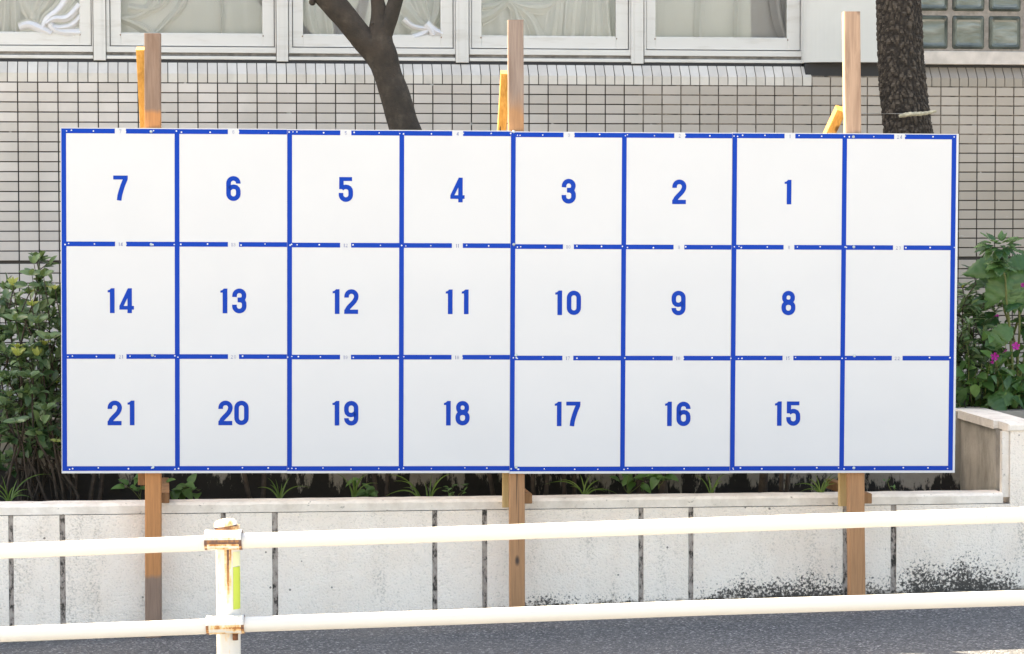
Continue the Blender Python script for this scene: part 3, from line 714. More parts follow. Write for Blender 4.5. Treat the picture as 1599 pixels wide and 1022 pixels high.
for k in range(4):
    dz = drop[k]; a = 2*k*PW-LW/2-.0005 if k else -LW/2-.0030; b_ = 2*(k+1)*PW-LW/2-.0012 if k < 3 else 8*PW+LW/2+.0095
    yy = .0006*k % .0013
    q = MB(); q.box(a, b_, 0+yy, .012+yy, bot+dz, top+dz-.006+.0, btf)
    pn = q.build('panel', M['board'], brd)
    # blue grid
    def line(x0, x1, z0, z1, off=-.0008):
        q = MB(); q.box(x0, x1, off+yy, yy-.0002, z0+dz, z1+dz, btf); q.build('grid_line', M['blue'], pn)
    vx = [2*k*PW, (2*k+1)*PW]+([8*PW] if k == 3 else [])
    for x_ in vx: line(x_-LW/2, x_+LW/2, -3*PH-LW/2, LW/2)
    g_ = .0222
    for c_ in (0, 1):
        xa = (2*k+c_)*PW+LW/2+.0001; xb = (2*k+c_+1)*PW-LW/2-(.0012 if c_ == 1 and k < 3 else .0001); xm = ((2*k+c_)+.5)*PW
        for r_ in range(4):
            z0, z1 = -r_*PH-LW/2, -r_*PH+LW/2
            if r_ < 3: line(xa, xm-g_, z0, z1); line(xm+g_, xb, z0, z1)
            else: line(xa, xb, z0, z1)
            if r_ < 3:
                q = MB(); draw(q, nums[r_][2*k+c_], xm, -r_*PH+dz-.001, .0150, yy-.0006, .48, 26); q.build('small_number', M['print'], pn, label='small grey-blue printed number %s' % nums[r_][2*k+c_])
                if 2*k+c_ < 7:
                    s_ = nums[r_][2*k+c_]; q = MB(); draw(q, s_, xm-(.006 if s_ == '1' else 0), -(r_+.5)*PH+dz-.0015, .1005, yy-.0008)
                    q.build('number', M['blue'], pn, label='large blue number %s' % s_)
    # nail heads
    q = MB()
    def disc(x_, z_, r_, q=None, y=-.0016):
        pts_ = [btf(Vector((x_+math.cos(2*math.pi*i/8)*r_, y+yy, z_+dz+math.sin(2*math.pi*i/8)*r_))) for i in range(8)]
        pb = [btf(Vector((x_+math.cos(2*math.pi*i/8)*r_*1.2, y+yy+.0012, z_+dz+math.sin(2*math.pi*i/8)*r_*1.2))) for i in range(8)]
        q.poly(pts_)
        for i in range(8): q.poly([pb[i], pb[(i+1) % 8], pts_[(i+1) % 8], pts_[i]])
    for r_ in range(4):
        for fx in (.015, .05, .27, .55, .78, .98):
            for c_ in (0, 1):
                if c_ == 1 and fx == .05: continue
                disc((2*k+c_+fx)*PW+random.uniform(-.01, .01)+LW*.3, -r_*PH+random.uniform(-.003, .003), random.choice((.0022, .0026, .003)), q)
    q.build('nail_heads', M['nail'], pn, kind='stuff')
for px, k in ((237, 0), (804, 2), (1334, 3)):
    for py in ((206, 382, 555, 730) if px != 1334 else (214, 386, 556, 731)):
        P = on(px+random.uniform(-2, 2), py, YB, TB)-TLp; q = MB(); x_, z_ = P.dot(ux), P.dot(uz); r_ = .0062
        y0 = -.0012-.0006*k % .0013
        c1_ = [btf(Vector((x_+math.cos(2*math.pi*i/12)*r_, -.0012, z_+math.sin(2*math.pi*i/12)*r_))) for i in range(12)]
        c2_ = [btf(Vector((x_+math.cos(2*math.pi*i/12)*r_*.6, -.0042, z_+math.sin(2*math.pi*i/12)*r_*.6))) for i in range(12)]
        q.poly(c2_)
        for i in range(12): q.poly([c1_[i], c1_[(i+1) % 12], c2_[(i+1) % 12], c2_[i]])
        q.build('screw', M['washer'], brd)
# posts: nailed behind the panels, standing on the pavement in front of the planter
def PT(px, py, back): return on(px, py, YB+back, TB)
U = Vector((1, .058, 0)).normalized(); V = Vector((-.058, 1, 0)).normalized()
posts = [((238.5, 53), (240, 1003), M['post_a'], M['wood_orange'], .064), ((805, 32), (807.5, 975), M['post_b'], M['wood_brown'], .063), ((1329, 19), (1337.5, 950), M['post_c'], M['wood_brown'], .0655)]
for (a, b_, mu, ml, wd) in posts:
    A, B_ = PT(a[0], a[1], .052), PT(b_[0], b_[1], .052); B_.z = zg(B_.x)-.02
    q = MB(); q.beam(B_, A, U*wd, V*.060, .0006, 14); q.build('post', M['wood_brown'] if mu is None else mu if ml is None else mu, brd)
def piece(a, b_, ya, yb, wd, dp, m_, name='brace', upv=None):
    A, B_ = PT(a[0], a[1], ya), PT(b_[0], b_[1], yb); d = (B_-A).normalized(); side = (U-d*U.dot(d)).normalized()
    q = MB(); q.beam(A, B_, side*wd, d.cross(side)*dp, .0004, 6); q.build(name, m_, brd)
# sloping braces from the post heads down to short rear stakes, and low ties from post to stake
piece((219.5, 76), (232, 330), .09, .34, .034, .045, M['wood_orange'])
piece((789, 113), (772, 400), .10, .40, .036, .045, M['wood_orange'])
piece((1313, 170), (1240, 330), .10, .35, .040, .045, M['wood_orange'])
piece((222, 690), (222, 757), .10, .11, .032, .03, M['wood_brown'], 'rear_stake')
piece((792, 500), (792, 792), .16, .16, .040, .04, M['wood_yellow'], 'rear_stake')
piece((1317, 500), (1317, 790), .16, .16, .040, .04, M['wood_yellow'], 'rear_stake')
for px, py in ((258.5, 778), (825, 779), (1355.5, 779)):
    A = PT(px, py, .085); q = MB(); q.beam(A, A+Vector((-.135, .99, 0))*.62, U*.032, Vector((0, 0, .042)), .0003, 3)
    q.build('tie', M['wood_brown'], brd)

# ------------------------------------------------------------------ guard rail
YR = 8.12; YPO = YR+.058
gr = thing('guard_rail', (on(354, 900, YR).x, YR, zg(on(354, 900, YR).x)), 'white painted pipe guard rail with one rusty post in front of the board', 'guard rail')
rr = .0247
def railpts(pts_, ends):
    P = [on(a, b_, YR) for a, b_ in pts_]; out, tt = [], []
    for i in range(len(P)-1):
        n_ = max(2, int((P[i+1]-P[i]).length/.03))
        for j in range(n_): out.append(P[i].lerp(P[i+1], j/n_))
    out.append(P[-1])
    xp = on(350, 850, YR).x
    for p_ in out: tt.append(max(0, .10-abs(abs(p_.x-xp)-.06)*1.3)+.03)
    return out, tt
def rail(pts_):
    q = MB(); o_, t_ = railpts(pts_, None); q.tube(o_, rr, 24, t_); q.build('rail', M['rail'], gr)
rail([(-500, 879), (0, 861), (300, 849.3), (345, 847)]); rail([(352, 846.5), (378, 845), (600, 838), (1100, 820.5), (1599, 804), (2300, 780)])
rail([(-500, 1009), (0, 991), (300, 979.5), (345, 977.5)]); rail([(352, 977), (380, 975.5), (600, 968), (1100, 949.5), (1599, 934), (2300, 911)])
pb = on(355, 1022, YR); zb_ = zg(pb.x)-.1
q = MB(); pts_ = []; tt = []; ptop = on(352.5, 824, YR)
for i in range(60):
    z = zb_+(ptop.z-zb_)*i/59; pts_.append(Vector((ptop.x+(pb.x-ptop.x)*(1-i/59)*.6, YPO, z)))
q.tube(pts_, .0385, 32, .12, caps=True)
# rust: streaks under the clamps, baked per face by height and side
zU, zL = on(350, 846, YR).z, on(352, 977, YR).z
for fi, f_ in enumerate(q.f):
    c_ = sum((q.v[i] for i in f_), Vector())/len(f_); x_ = (c_.x-ptop.x)/.0385
    r_ = .05
    if c_.z > zU+.02: r_ = .62
    elif zL < c_.z < zU: 
        d_ = zU-c_.z; r_ = .14+max(0, .95-d_*4.0)*math.exp(-((x_-.10)/.24)**2)+.42*math.exp(-((x_+.72)/.14)**2)*(d_ < .17)
    else: r_ = .05+.32*math.exp(-((x_-.05)/.3)**2)
    q.t[fi] = r_
q.build('post', M['rail'], gr)
q = MB(); cp_ = on(352, 818, YPO); tilt = Vector((-.12, 0, 1)).normalized()
P0 = cp_-tilt*.012; prf = [(0, .0), (.037, 0), (.038, .006), (.036, .016), (.030, .023), (.016, .027), (.0, .028)]
xx = tilt.cross(Vector((0, 1, 0))).normalized(); yy_ = tilt.cross(xx)
for i in range(len(prf)-1):
    for j in range(24):
        def cpt(k, jj): r_, h_ = prf[k]; an = 2*math.pi*jj/24; return P0+xx*math.cos(an)*r_+yy_*math.sin(an)*r_+tilt*h_
        q.poly([cpt(i, j), cpt(i, j+1), cpt(i+1, j+1), cpt(i+1, j)], .95 if i < 2 else .36, True)
q.build('post_cap', M['rail'], gr)
for (a, b_, rad) in (((320.5, 843.8), (378.5, 843.2), .0318), ((323, 977), (382, 975.3), .0298)):
    A, B_ = on(a[0], a[1], YR), on(b_[0], b_[1], YR); q = MB(); n_ = 14
    P = [A.lerp(B_, i/n_) for i in range(n_+1)]; rd = [rad*(.97 if 1 < i < n_-1 else 1.03) for i in range(n_+1)]
    q.tube(P, rd, 28, .25)
    for fi, f_ in enumerate(q.f):
        c_ = sum((q.v[i] for i in f_), Vector())/len(f_); zz = (c_.z-(A.z+B_.z)/2)/rad; xe = min(abs(c_.x-A.x), abs(c_.x-B_.x))
        q.t[fi] = .10+(.85 if rad > .03 else .42)*math.exp(-((zz+.15)/.34)**2)+(.4 if xe < .006 and zz < .1 else 0)+(.35 if zz < -.75 else 0)
    q.build('clamp', M['rail'], gr)
# bolt under the lower clamp
q = MB(); P = on(367.5, 994, YR+.01); q.tube([P+Vector((0, 0, -.012)), P+Vector((0, 0, .012))], .0095, 6, .9); q.build('bolt', M['rust'], gr)
# reflective strip on the right of the post
for (y0_, y1_, mm_) in ((864, 886, 'tape_pale'), (887.5, 954, 'tape')):
    q = MB(); za, zb2 = on(360, y0_, YR).z, on(360, y1_, YR).z; n_ = 6
    for i in range(n_):
        a0_, a1_ = R(-62+i*48/n_), R(-62+(i+1)*48/n_); cx = pts_[30].x
        f_ = lambda a, z: Vector((cx+math.cos(a)*.0396+.0006, YPO+math.sin(a)*.0396, z))
        q.poly([f_(a0_, zb2), f_(a1_, zb2), f_(a1_, za), f_(a0_, za)], sm=True)
    q.build('reflective_tape', M[mm_], gr)

# ------------------------------------------------------------------ trees
def grid_tube(q, rings, n, tint_=.5):
    k = len(q.v); 
    for r_ in rings: q.v += r_
    for i in range(len(rings)-1):
        for j in range(n):
            q.f.append((k+i*n+j, k+i*n+(j+1) % n, k+(i+1)*n+(j+1) % n, k+(i+1)*n+j)); q.t.append(tint_); q.sm.append(True); q.mi.append(0)
YT = 12.0
def smooth_limb(q, spec, seed, n=28, yo=0, taperend=False):
    # spec: list of (centre px, centre py, width px[, depth offset])
    P = []
    for s_ in spec:
        P.append((on(s_[0], s_[1], YT+yo+(s_[3] if len(s_) > 3 else 0)), s_[2]/2/(F/YT)))
    fine = []
    for i in range(len(P)-1):
        p0, p1, p2, p3 = P[max(i-1, 0)], P[i], P[i+1], P[min(i+2, len(P)-1)]
        m_ = max(4, int((p2[0]-p1[0]).length/.02))
        for k in range(m_):
            u = k/m_; cr = lambda a, b_, c_, d_: .5*((2*b_)+(c_-a)*u+(2*a-5*b_+4*c_-d_)*u*u+(3*b_-a-3*c_+d_)*u**3)
            fine.append((cr(p0[0], p1[0], p2[0], p3[0]), cr(p0[1], p1[1], p2[1], p3[1])))
    fine.append(P[-1]); rings = []; ref = Vector((1, 0, 0))
    for i, (c_, r_) in enumerate(fine):
        d = (fine[min(i+1, len(fine)-1)][0]-fine[max(i-1, 0)][0]).normalized(); ref = (ref-d*ref.dot(d)).normalized(); s2 = d.cross(ref); rg = []
        for j in range(n):
            a = 2*math.pi*j/n; dirv = ref*math.cos(a)+s2*math.sin(a)
            bp = 1+.05*noise.noise(c_*5+dirv*1.4+Vector((seed, 0, 0)))+.025*noise.noise(c_*24+dirv*4)
            rg.append(c_+dirv*r_*bp)
        rings.append(rg)
    grid_tube(q, rings, n)
t1 = thing('tree', on(660, 700, YT), 'smooth grey-barked tree forking into branches in front of the third window', 'tree')
q = MB()
smooth_limb(q, [(690, 420, 66), (665, 290, 56), (631, 198, 48), (617, 150, 47), (606, 118, 44), (598, 90, 46), (592, 70, 45), (593, 45, 36), (592, 20, 26), (588, -10, 20), (582, -60, 18), (570, -190, 14)], 1)
smooth_limb(q, [(607, 120, 36), (588, 86, 38), (566, 60, 38), (545, 34, 38), (522, 8, 40), (498, -18, 38), (450, -70, 32), (360, -170, 22)], 2, yo=-.006)
smooth_limb(q, [(594, 74, 26), (602, 48, 26), (611, 22, 25), (618, 0, 23), (626, -30, 21), (650, -120, 16), (655, -190, 12)], 3, yo=-.012)
for (x_, y_, r_) in ((583, 38, 5), (487, 3, 5.0), (606, 28, 6)):
    c_ = on(x_, y_, YT-.03); q.tube([c_+Vector((0, -.012, -.004)), c_, c_+Vector((0, .03, .0))], [r_/333*.6, r_/333, r_/333*1.1], 9, .5)
q.build('trunk', M['bark1'], t1)
# rough barked trunk
t2 = thing('tree', on(1450, 700, YT+.3), 'thick tree trunk with rough dark scaly bark at the top right', 'tree')
q = MB(); n = 210; YT2 = 12.3; rows_ = []; zlo = ZR-.1; zhi = ZT+2.2; nzr = 620
cs = [(1403, 0, 71), (1407, 100, 73), (1411, 150, 75), (1417.5, 200, 77), (1432, 330, 84), (1455, 600, 100)]
cw = [(on(a, b_, YT2), c_/2/(F/YT2)) for a, b_, c_ in cs]
def at_z(z):
    for (p, r_), (p2, r2) in zip(cw, cw[1:]):
        if p.z >= z >= p2.z: u = (p.z-z)/(p.z-p2.z); return p.x+(p2.x-p.x)*u, r_+(r2-r_)*u
    if z > cw[0][0].z: return cw[0][0].x-(z-cw[0][0].z)*.03, cw[0][1]*.985
    return cw[-1][0].x, cw[-1][1]
hts = []
for i in range(nzr+1):
    z = zlo+(zhi-zlo)*i/nzr; cx, r_ = at_z(z); rg = []; hr = []
    for j in range(n):
        a = 2*math.pi*j/n; u3 = Vector((math.cos(a)*.11, math.sin(a)*.11, z))
        wq = u3+Vector((noise.noise(u3*18), noise.noise(u3*18+Vector((5, 0, 0))), noise.noise(u3*18+Vector((0, 9, 0)))*1.4))*.013
        wq.z *= .60
        ds, _ = noise.voronoi(wq*46); e = min(1, (ds[1]-ds[0])*2.6)
        h_ = e*.62+.5*noise.noise(u3*48)+.34*noise.noise(u3*120)
        rg.append(Vector((cx+math.cos(a)*(r_-.006+.010*h_), YT2+math.sin(a)*(r_-.006+.010*h_), z))); hr.append(h_)
    rows_.append(rg); hts.append(hr)
k = len(q.v)
for r_ in rows_: q.v += r_
for i in range(nzr):
    for j in range(n):
        q.f.append((k+i*n+j, k+i*n+(j+1) % n, k+(i+1)*n+(j+1) % n, k+(i+1)*n+j)); q.t.append(max(0, min(1, hts[i][j]))); q.sm.append(False); q.mi.append(0)
q.build('trunk', M['bark2'], t2)
# bleached stick tied to the trunk with wire
sk = thing('stick', on(1432, 180, 12.12), 'short pale stick tied with wire across the rough tree trunk', 'stick')
q = MB(); A, B_ = on(1404, 182, 12.12), on(1462, 174, 12.12); n_ = 22; P = []; rd = []
for i in range(n_+1):
    u = i/n_; P.append(A.lerp(B_, u)+Vector((0, 0, .003*math.sin(u*7)))); rd.append(.0105*(.55+.45*math.sin(math.pi*min(1, u*4+.12)/2))*(1.0 if u < .55 else 1-.35*(u-.55)/.45)*(1+.12*math.sin(i*2.1)))
q.tube(P, rd, 9); q.build('wood', M['stick'], sk)
q = MB(); c_ = on(1415, 178, YT2); P = []
for i in range(33):
    a = 2*math.pi*i/32; P.append(Vector((c_.x+math.cos(a)*.124, YT2+math.sin(a)*.124, c_.z+.004*math.sin(a))))
q.tube(P, .0016, 5, caps=False); a_ = on(1344, 178, 12.15); q.tube([a_, on(1375, 178, 12.2)], .0012, 5); q.build('wire', M['wire'], sk)

# ------------------------------------------------------------------ foliage helpers
def leaf_geo(l, w_, nseg=6, cup=.18, bend=.25, wav=0.0, shape=.55):
    vs_, fs_ = [], []
    for i in range(nseg+1):
        u = i/nseg; ww = w_*(math.sin(math.pi*u**shape)**.72 if 0 < u < 1 else .02); zz = -bend*l*u*u
        e = wav*math.sin(i*2.6)
        vs_ += [(-ww/2, u*l, zz+cup*ww+e*w_), (0, u*l, zz), (ww/2, u*l, zz+cup*ww-e*w_)]
    for i in range(nseg):
        a = i*3; fs_ += [(a, a+1, a+4, a+3), (a+1, a+2, a+5, a+4)]
    return vs_, fs_
def big_geo(l, w_, nseg=20, wav=.05):
    vs_, fs_ = [], []; K = (-1, -.66, -.33, 0, .33, .66, 1)
    for i in range(nseg+1):
        u = i/nseg; ww = w_*(math.sin(math.pi*u**.72)**.75 if 0 < u < 1 else .03)*(1+.07*((i % 2)*2-1))/2; zz = -.34*l*u*u
        for x_ in K:
            vs_.append((x_*ww, u*l-abs(x_)*.02, zz+.30*ww*abs(x_)-.10*ww*x_*x_*3+.0042*math.sin(u*30-abs(x_)*5)*min(1, 4*u)+wav*w_*math.sin(u*9+x_*2)*abs(x_)*.5))
    n_ = len(K)
    for i in range(nseg):
        for j in range(n_-1): a = i*n_+j; fs_.append((a, a+1, a+n_+1, a+n_))
    return vs_, fs_
def leaf_mesh(name, m_, tv, *a, **k):
    v, f = leaf_geo(*a, **k); q = MB(); q.join(v, f, lambda p: p, tv); return q.mesh(name, m_)
def orient(pos, d, up, sc=1.0):
    d = Vector(d).normalized(); up = Vector(up); x_ = d.cross(up)
    if x_.length < 1e-3: x_ = Vector((1, 0, 0))
    x_.normalize(); z = x_.cross(d)
    return Matrix(((x_.x*sc, d.x*sc, z.x*sc, pos.x), (x_.y*sc, d.y*sc, z.y*sc, pos.y), (x_.z*sc, d.z*sc, z.z*sc, pos.z), (0, 0, 0, 1)))
def rv(): return Vector((random.gauss(0, 1), random.gauss(0, 1), random.gauss(0, 1)))
def plant(name, loc, label, cat, stems, leaves, smat, leafdata, maxobj=280, group=None, meshes=None):
    """stems: list of (pts, radii); leaves: list of (matrix, kind, tint)."""
    th = thing(name, loc, label, cat, group)
    for p_, r_ in stems: q = MB(); q.tube(p_, r_, 7); q.build('stem', smat, th)
    leaves.sort(key=lambda L: -L[0].to_scale()[0]*(2 if L[3] else 1))
    for k, (mw, kind, tv, _) in enumerate(leaves[:maxobj]):
        ms = leafdata[kind][0]; inst('leaf', ms[int(tv*len(ms)) % len(ms)], th, mw)
    rest = {}
    for (mw, kind, tv, _) in leaves[maxobj:]: rest.setdefault(kind, []).append((mw, tv))
    for kind, L in rest.items():
        q = MB(); v, f = leafdata[kind][2]
        for mw, tv in L: q.join(v, f, lambda p, mw=mw: mw @ p, tv)
        q.build('foliage', leafdata[kind][1], th, kind='stuff')
    return th
def ldata(name, m_, *a, **k):
    return ([leaf_mesh('leaf', m_, tv, *a, **k) for tv in (0, .25, .5, .75, 1)], m_, leaf_geo(*a, **k))
LD = {'small': ldata('s', M['leaf'], .060, .029, shape=.82, bend=.15), 'young': ldata('y', M['leaf_young'], .045, .020, shape=.8), 'narrow': ldata('n', M['leaf'], .065, .022, shape=.8),
      'big': None, 'heart': ldata('h', M['leaf_weed'], .075, .052, nseg=7, cup=.15, bend=.3, shape=.6),
      'tiny': ldata('t', M['leaf_weed'], .032, .015)}
def bigm(tv):
    v, f = big_geo(.20, .12); q = MB(); q.join(v, f, lambda p: p, tv); return q.mesh('leaf', M['leaf_big'])
LD['big'] = ([bigm(tv) for tv in (0, .25, .5, .75, 1)], M['leaf_big'], big_geo(.20, .12, 8))
def shoot(pa, pb, n, r0, r1, wob):
    pa, pb = Vector(pa), Vector(pb); out = []; sd = random.random()*50
    for i in range(n+1):
        u = i/n; p = pa.lerp(pb, u); w_ = Vector((noise.noise(Vector((u*3, sd, 0))), noise.noise(Vector((u*3, sd, 9))), 0))*wob*u**.5; out.append(p+w_)
    return out, [r0+(r1-r0)*i/n for i in range(n+1)]
# --- left shrub, rooted in the low planter
def shrub(name, base_px, tops, label, dens, big=280, yb=10.98, tipyoung=.0, kind='small', base_y=790, seed=1, visx=None, group=None, smr=.009, extra=()):
    random.seed(seed); stems, leaves = [], []
    b0 = on(base_px[0], base_y, yb)
    for (tx, ty, dy) in tops:
        a = on(random.uniform(*base_px), base_y, yb+random.uniform(-.08, .1)); b_ = on(tx, ty, yb+dy)
        P, r_ = shoot(a, b_, 12, smr*random.uniform(.7, 1.2), .0025, .10); P[-1] = b_; stems.append((P, r_)); L = (b_-a).length
        nt = max(2, int(L*dens))
        for k in range(nt):
            u = random.uniform(.28, 1)**.8; i = min(11, int(u*12)); c_ = P[i].lerp(P[i+1], u*12-i)
            side = Vector((random.gauss(0, 1), random.gauss(0, .7)-.25, random.uniform(-.1, .9))).normalized(); ln = random.uniform(.06, .2)*(1.15-u*.75)
            tip = c_+side*ln; stems.append(([c_, c_.lerp(tip, .5)+Vector((0, 0, .008)), tip], [.0022, .0017, .0012]))
            for j in range(random.randint(5, 9)):
                v = random.uniform(.25, 1.02); q_ = c_.lerp(tip, v); d = (side+rv()*.75+Vector((0, 0, .25))).normalized()
                leaves.append((orient(q_, d, Vector((0, -.55, 1))+rv()*.35, random.uniform(.65, 1.15)), kind, random.random()**1.3, q_.y < yb))
        for j in range(7):
            a_ = j*2.4; d = Vector((math.cos(a_)*.8, math.sin(a_)*.8, .75)); kd = 'young' if (random.random() < tipyoung*.5 or dy < -.11) and tipyoung else kind
            leaves.append((orient(b_, d, (0, -.3, 1), random.uniform(.7, 1.05)), kd, random.random(), True))
        for j in range(9):
            u = random.uniform(.80, .98); i = int(u*12); c_ = P[i].lerp(P[min(12, i+1)], u*12-i); a_ = random.uniform(0, 6.28)
            leaves.append((orient(c_, (math.cos(a_), math.sin(a_), .5), (0, -.3, 1), random.uniform(.8, 1.1)), kind, random.uniform(.4, 1), True))
    for (ex, ey, kd, sc_, nn_, el) in extra:
        c_ = on(ex, ey, yb-.17); stems.append(([c_+Vector((.01, .05, -.12)), c_], [.002, .0015]))
        for j in range(nn_):
            a_ = j*2.4; d = Vector((math.cos(a_), math.sin(a_)*.7-.15, el+random.uniform(-.2, .3))); leaves.append((orient(c_, d, (0, -.8, .8), sc_*random.uniform(.8, 1.15)), kd, random.uniform(.3, 1), True))
    return plant(name, b0, label, 'shrub', stems, leaves, M['stem'], LD, big, group)
tops = [(57, 405, 0), (20, 455, .05), (5, 480, .1), (85, 455, .05), (45, 460, -.05), (-25, 470, 0), (70, 540, -.12), (28, 545, -.14), (100, 480, .1), (120, 470, .1),
        (-10, 560, -.05), (15, 620, -.08), (60, 610, .1), (90, 600, 0), (40, 500, .12), (75, 490, .2), (0, 520, .2), (-60, 460, .1), (30, 600, .2), (95, 560, .2), (-90, 480, .1), (65, 450, .25), (10, 455, .3), (110, 640, 0), (140, 500, .1), (50, 680, .15), (5, 670, .15), (85, 690, .15)]
shrub('shrub', (-30, 130), tops, 'leafy green shrub with small oval leaves filling the left edge beside the board', 10, seed=4, tipyoung=.35, smr=.0065,
      extra=[(28, 556, 'young', 1.0, 9, 1.3), (58, 556, 'young', .9, 7, 1.6), (50, 478, 'young', .7, 8, .8), (20, 446, 'young', .8, 7, 1.5), (86, 452, 'young', .5, 6, 1.2), (53, 412, 'small', .8, 6, 1.5), (50, 430, 'small', .9, 5, .5), (68, 432, 'small', 1.0, 4, .6), (44, 446, 'small', 1.0, 5, .1),
             (60, 505, 'small', .95, 8, .6), (25, 500, 'small', .95, 7, .4), (75, 530, 'small', 1, 7, .5), (45, 590, 'small', 1, 8, .5), (70, 640, 'small', .95, 7, .4), (25, 660, 'small', 1, 7, .3), (88, 690, 'young', .6, 5, .4)])
# --- shrubs with visible feet; unseen foliage added behind the board to block sunlight
random.seed(21)
names_ = [(140, 'slender dark shrub stem under the board just left of the first post'), (395, 'slender dark shrub stem under the board between the first post and the first grass tuft'), (590, 'slim trunk under the board right of the second grass tuft'),
          (775, 'slim dark trunk just left of the middle post'), (835, 'thin dark leaning stem just right of the middle post'), (885, 'dark forked stem beside the grass tuft right of the middle post'), (1000, 'thick dark trunk under the board below number 16'),
          (1035, 'pale bark trunk under the board right of the thickest stem'), (1190, 'knotty pale-brown trunk under the board below number 15'), (1218, 'thin grey twig pair under the board left of the last post')]
for x_, lab in names_:
    st, lv = [], []; yb = random.uniform(10.95, 11.15); rr_ = .022 if x_ in (1000, 1035, 1190) else .011
    for k in range(1 if rr_ > .02 else 2):
        a = on(x_+k*14, 795, yb); P, r_ = shoot(a, on(x_+random.uniform(-30, 30)+k*10, 520, yb+.1), 10, rr_, rr_*.5, .08); st.append((P, r_))
        top_ = P[-1]+Vector((random.uniform(-.1, .1), 0, .45)); st.append(([P[-1], top_], [rr_*.5, .003]))
        for j in range(260):
            c_ = P[-1].lerp(top_, random.uniform(-.9, 1.2))+Vector((random.gauss(0, .17), random.gauss(0, .10)+.05, random.gauss(0, .08)))
            X_, Y_ = px_of(c_)
            if not (150 < X_ < 1440 and 250 < Y_ < 690): continue
            lv.append((orient(c_, rv()+Vector((0, 0, .4)), Vector((0, -.5, 1)), random.uniform(.8, 1.3)), 'small', random.random(), False))
    th = plant('shrub', on(x_, 795, yb), lab, 'shrub', st, lv, M['stem'], LD, 0, 'shrub stems behind the board')
# --- right hand planting in the raised bed
random.seed(33)
def bigleaf():
    st, lv = [], []; y0 = 11.75; a = on(1585, 640, y0)
    for (hx, hy, rs, nn, dy) in ((1560, 388, .55, 16, -.2), (1590, 425, .9, 9, -.05), (1560, 410, .95, 6, -.02), (1600, 380, .7, 9, .05), (1540, 520, .7, 4, -.06), (1620, 470, .9, 8, 0), (1590, 590, .8, 7, -.05), (1640, 560, .9, 8, 0)):
        h = on(hx, hy+12, y0+dy); P, r_ = shoot(a+Vector((random.uniform(-.06, .06), 0, -.1)), h, 8, .008, .004, .05); P[-1] = h; st.append((P, r_))
        for j in range(nn):
            an = j*2.399; el = .95-.95*j/nn; sc = rs*(.35+.65*(j+1)/nn)*(1 if rs > .6 else .85)
            lv.append((orient(h-Vector((0, 0, (.012 if nn < 12 else .003)*j)), (math.cos(an), math.sin(an)*.9-.1, el-.25), (0, -.35, 1), sc), 'big', random.random(), True))
    for (cx, cy, dx, dz, sc) in ((1566, 412, -1, -.12, .95), (1572, 428, -.55, -.75, .95), (1590, 425, .1, -.95, .95), (1587, 440, -.05, -1.0, .75), (1578, 450, -.1, -1, .6), (1575, 512, -.75, -.65, .8), (1608, 408, -.5, .0, .7), (1548, 620, .2, -.2, .6), (1580, 620, -.7, -.1, .65)):
        lv.append((orient(on(cx, cy, 11.62), (dx, -.25, dz), (0, -1, .55), sc), 'big', random.uniform(.3, 1), True))
    for j in range(16):
        cx, cy = random.uniform(1548, 1625), random.uniform(398, 500); dx = (cx-1580)/45+random.uniform(-.4, .4)
        lv.append((orient(on(cx, cy, 11.7+random.uniform(0, .12)), (dx, -.3, -.5+random.uniform(-.4, .3)), (0, -1, .6), random.uniform(.45, .8)), 'big', random.uniform(0, .6), True))
    c_ = on(1558, 383, 11.5)
    for j in range(42):
        z_ = 1-2*(j+.5)/42; an = j*2.399; rr_ = math.sqrt(1-z_*z_); o_ = Vector((rr_*math.cos(an), rr_*math.sin(an), z_*.8))
        if o_.y > .55: continue
        lv.append((orient(c_+Vector((o_.x*.055, o_.y*.04, o_.z*.032)), o_+Vector((0, -.25, .12))+rv()*.2, Vector((0, -.4, 1)), random.uniform(.20, .34)), 'big', random.random(), True))
    plant('broadleaf_plant', a, 'broad-leaved plant with large wrinkled green leaves at the right edge of the frame', 'plant', st, lv, M['green_stem'], LD, 280)
bigleaf()
shrub('shrub', (1480, 1530), [(1520, 425, 0), (1503, 450, .02), (1540, 470, -.02), (1512, 470, .05), (1498, 490, 0), (1531, 500, .1), (1560, 480, .1), (1485, 470, .1), (1507, 540, 0), (1490, 560, .05)],
      'narrow-leaved shrub against the right edge of the board in front of the tiles', 9, yb=11.7, kind='narrow', base_y=645, seed=9, tipyoung=.3, smr=.004)
random.seed(55); st, lv = [], []; fl_ = []
for k in range(46):
    bx = random.uniform(1475, 1660); a = on(bx, 650, 11.62+random.uniform(0, .3)); tp = on(bx+random.uniform(-25, 25), random.uniform(500, 625), 11.55+random.uniform(0, .35))
    P, r_ = shoot(a, tp, 6, .003, .0015, .05); st.append((P, r_))
    for j in range(15):
        c_ = P[random.randint(1, 6)]+rv()*.028; lv.append((orient(c_, rv()+Vector((0, -.3, .3)), Vector((0, -.8, .9))+rv()*.3, random.uniform(.5, 1.05)), 'heart' if random.random() < .6 else 'tiny', random.random()**1.2, c_.y < 11.72))
fp_ = plant('flowering_plant', on(1560, 650, 11.7), 'bushy green plant with magenta flowers behind the end of the planter wall', 'plant', st, lv, M['green_stem'], LD, 290)
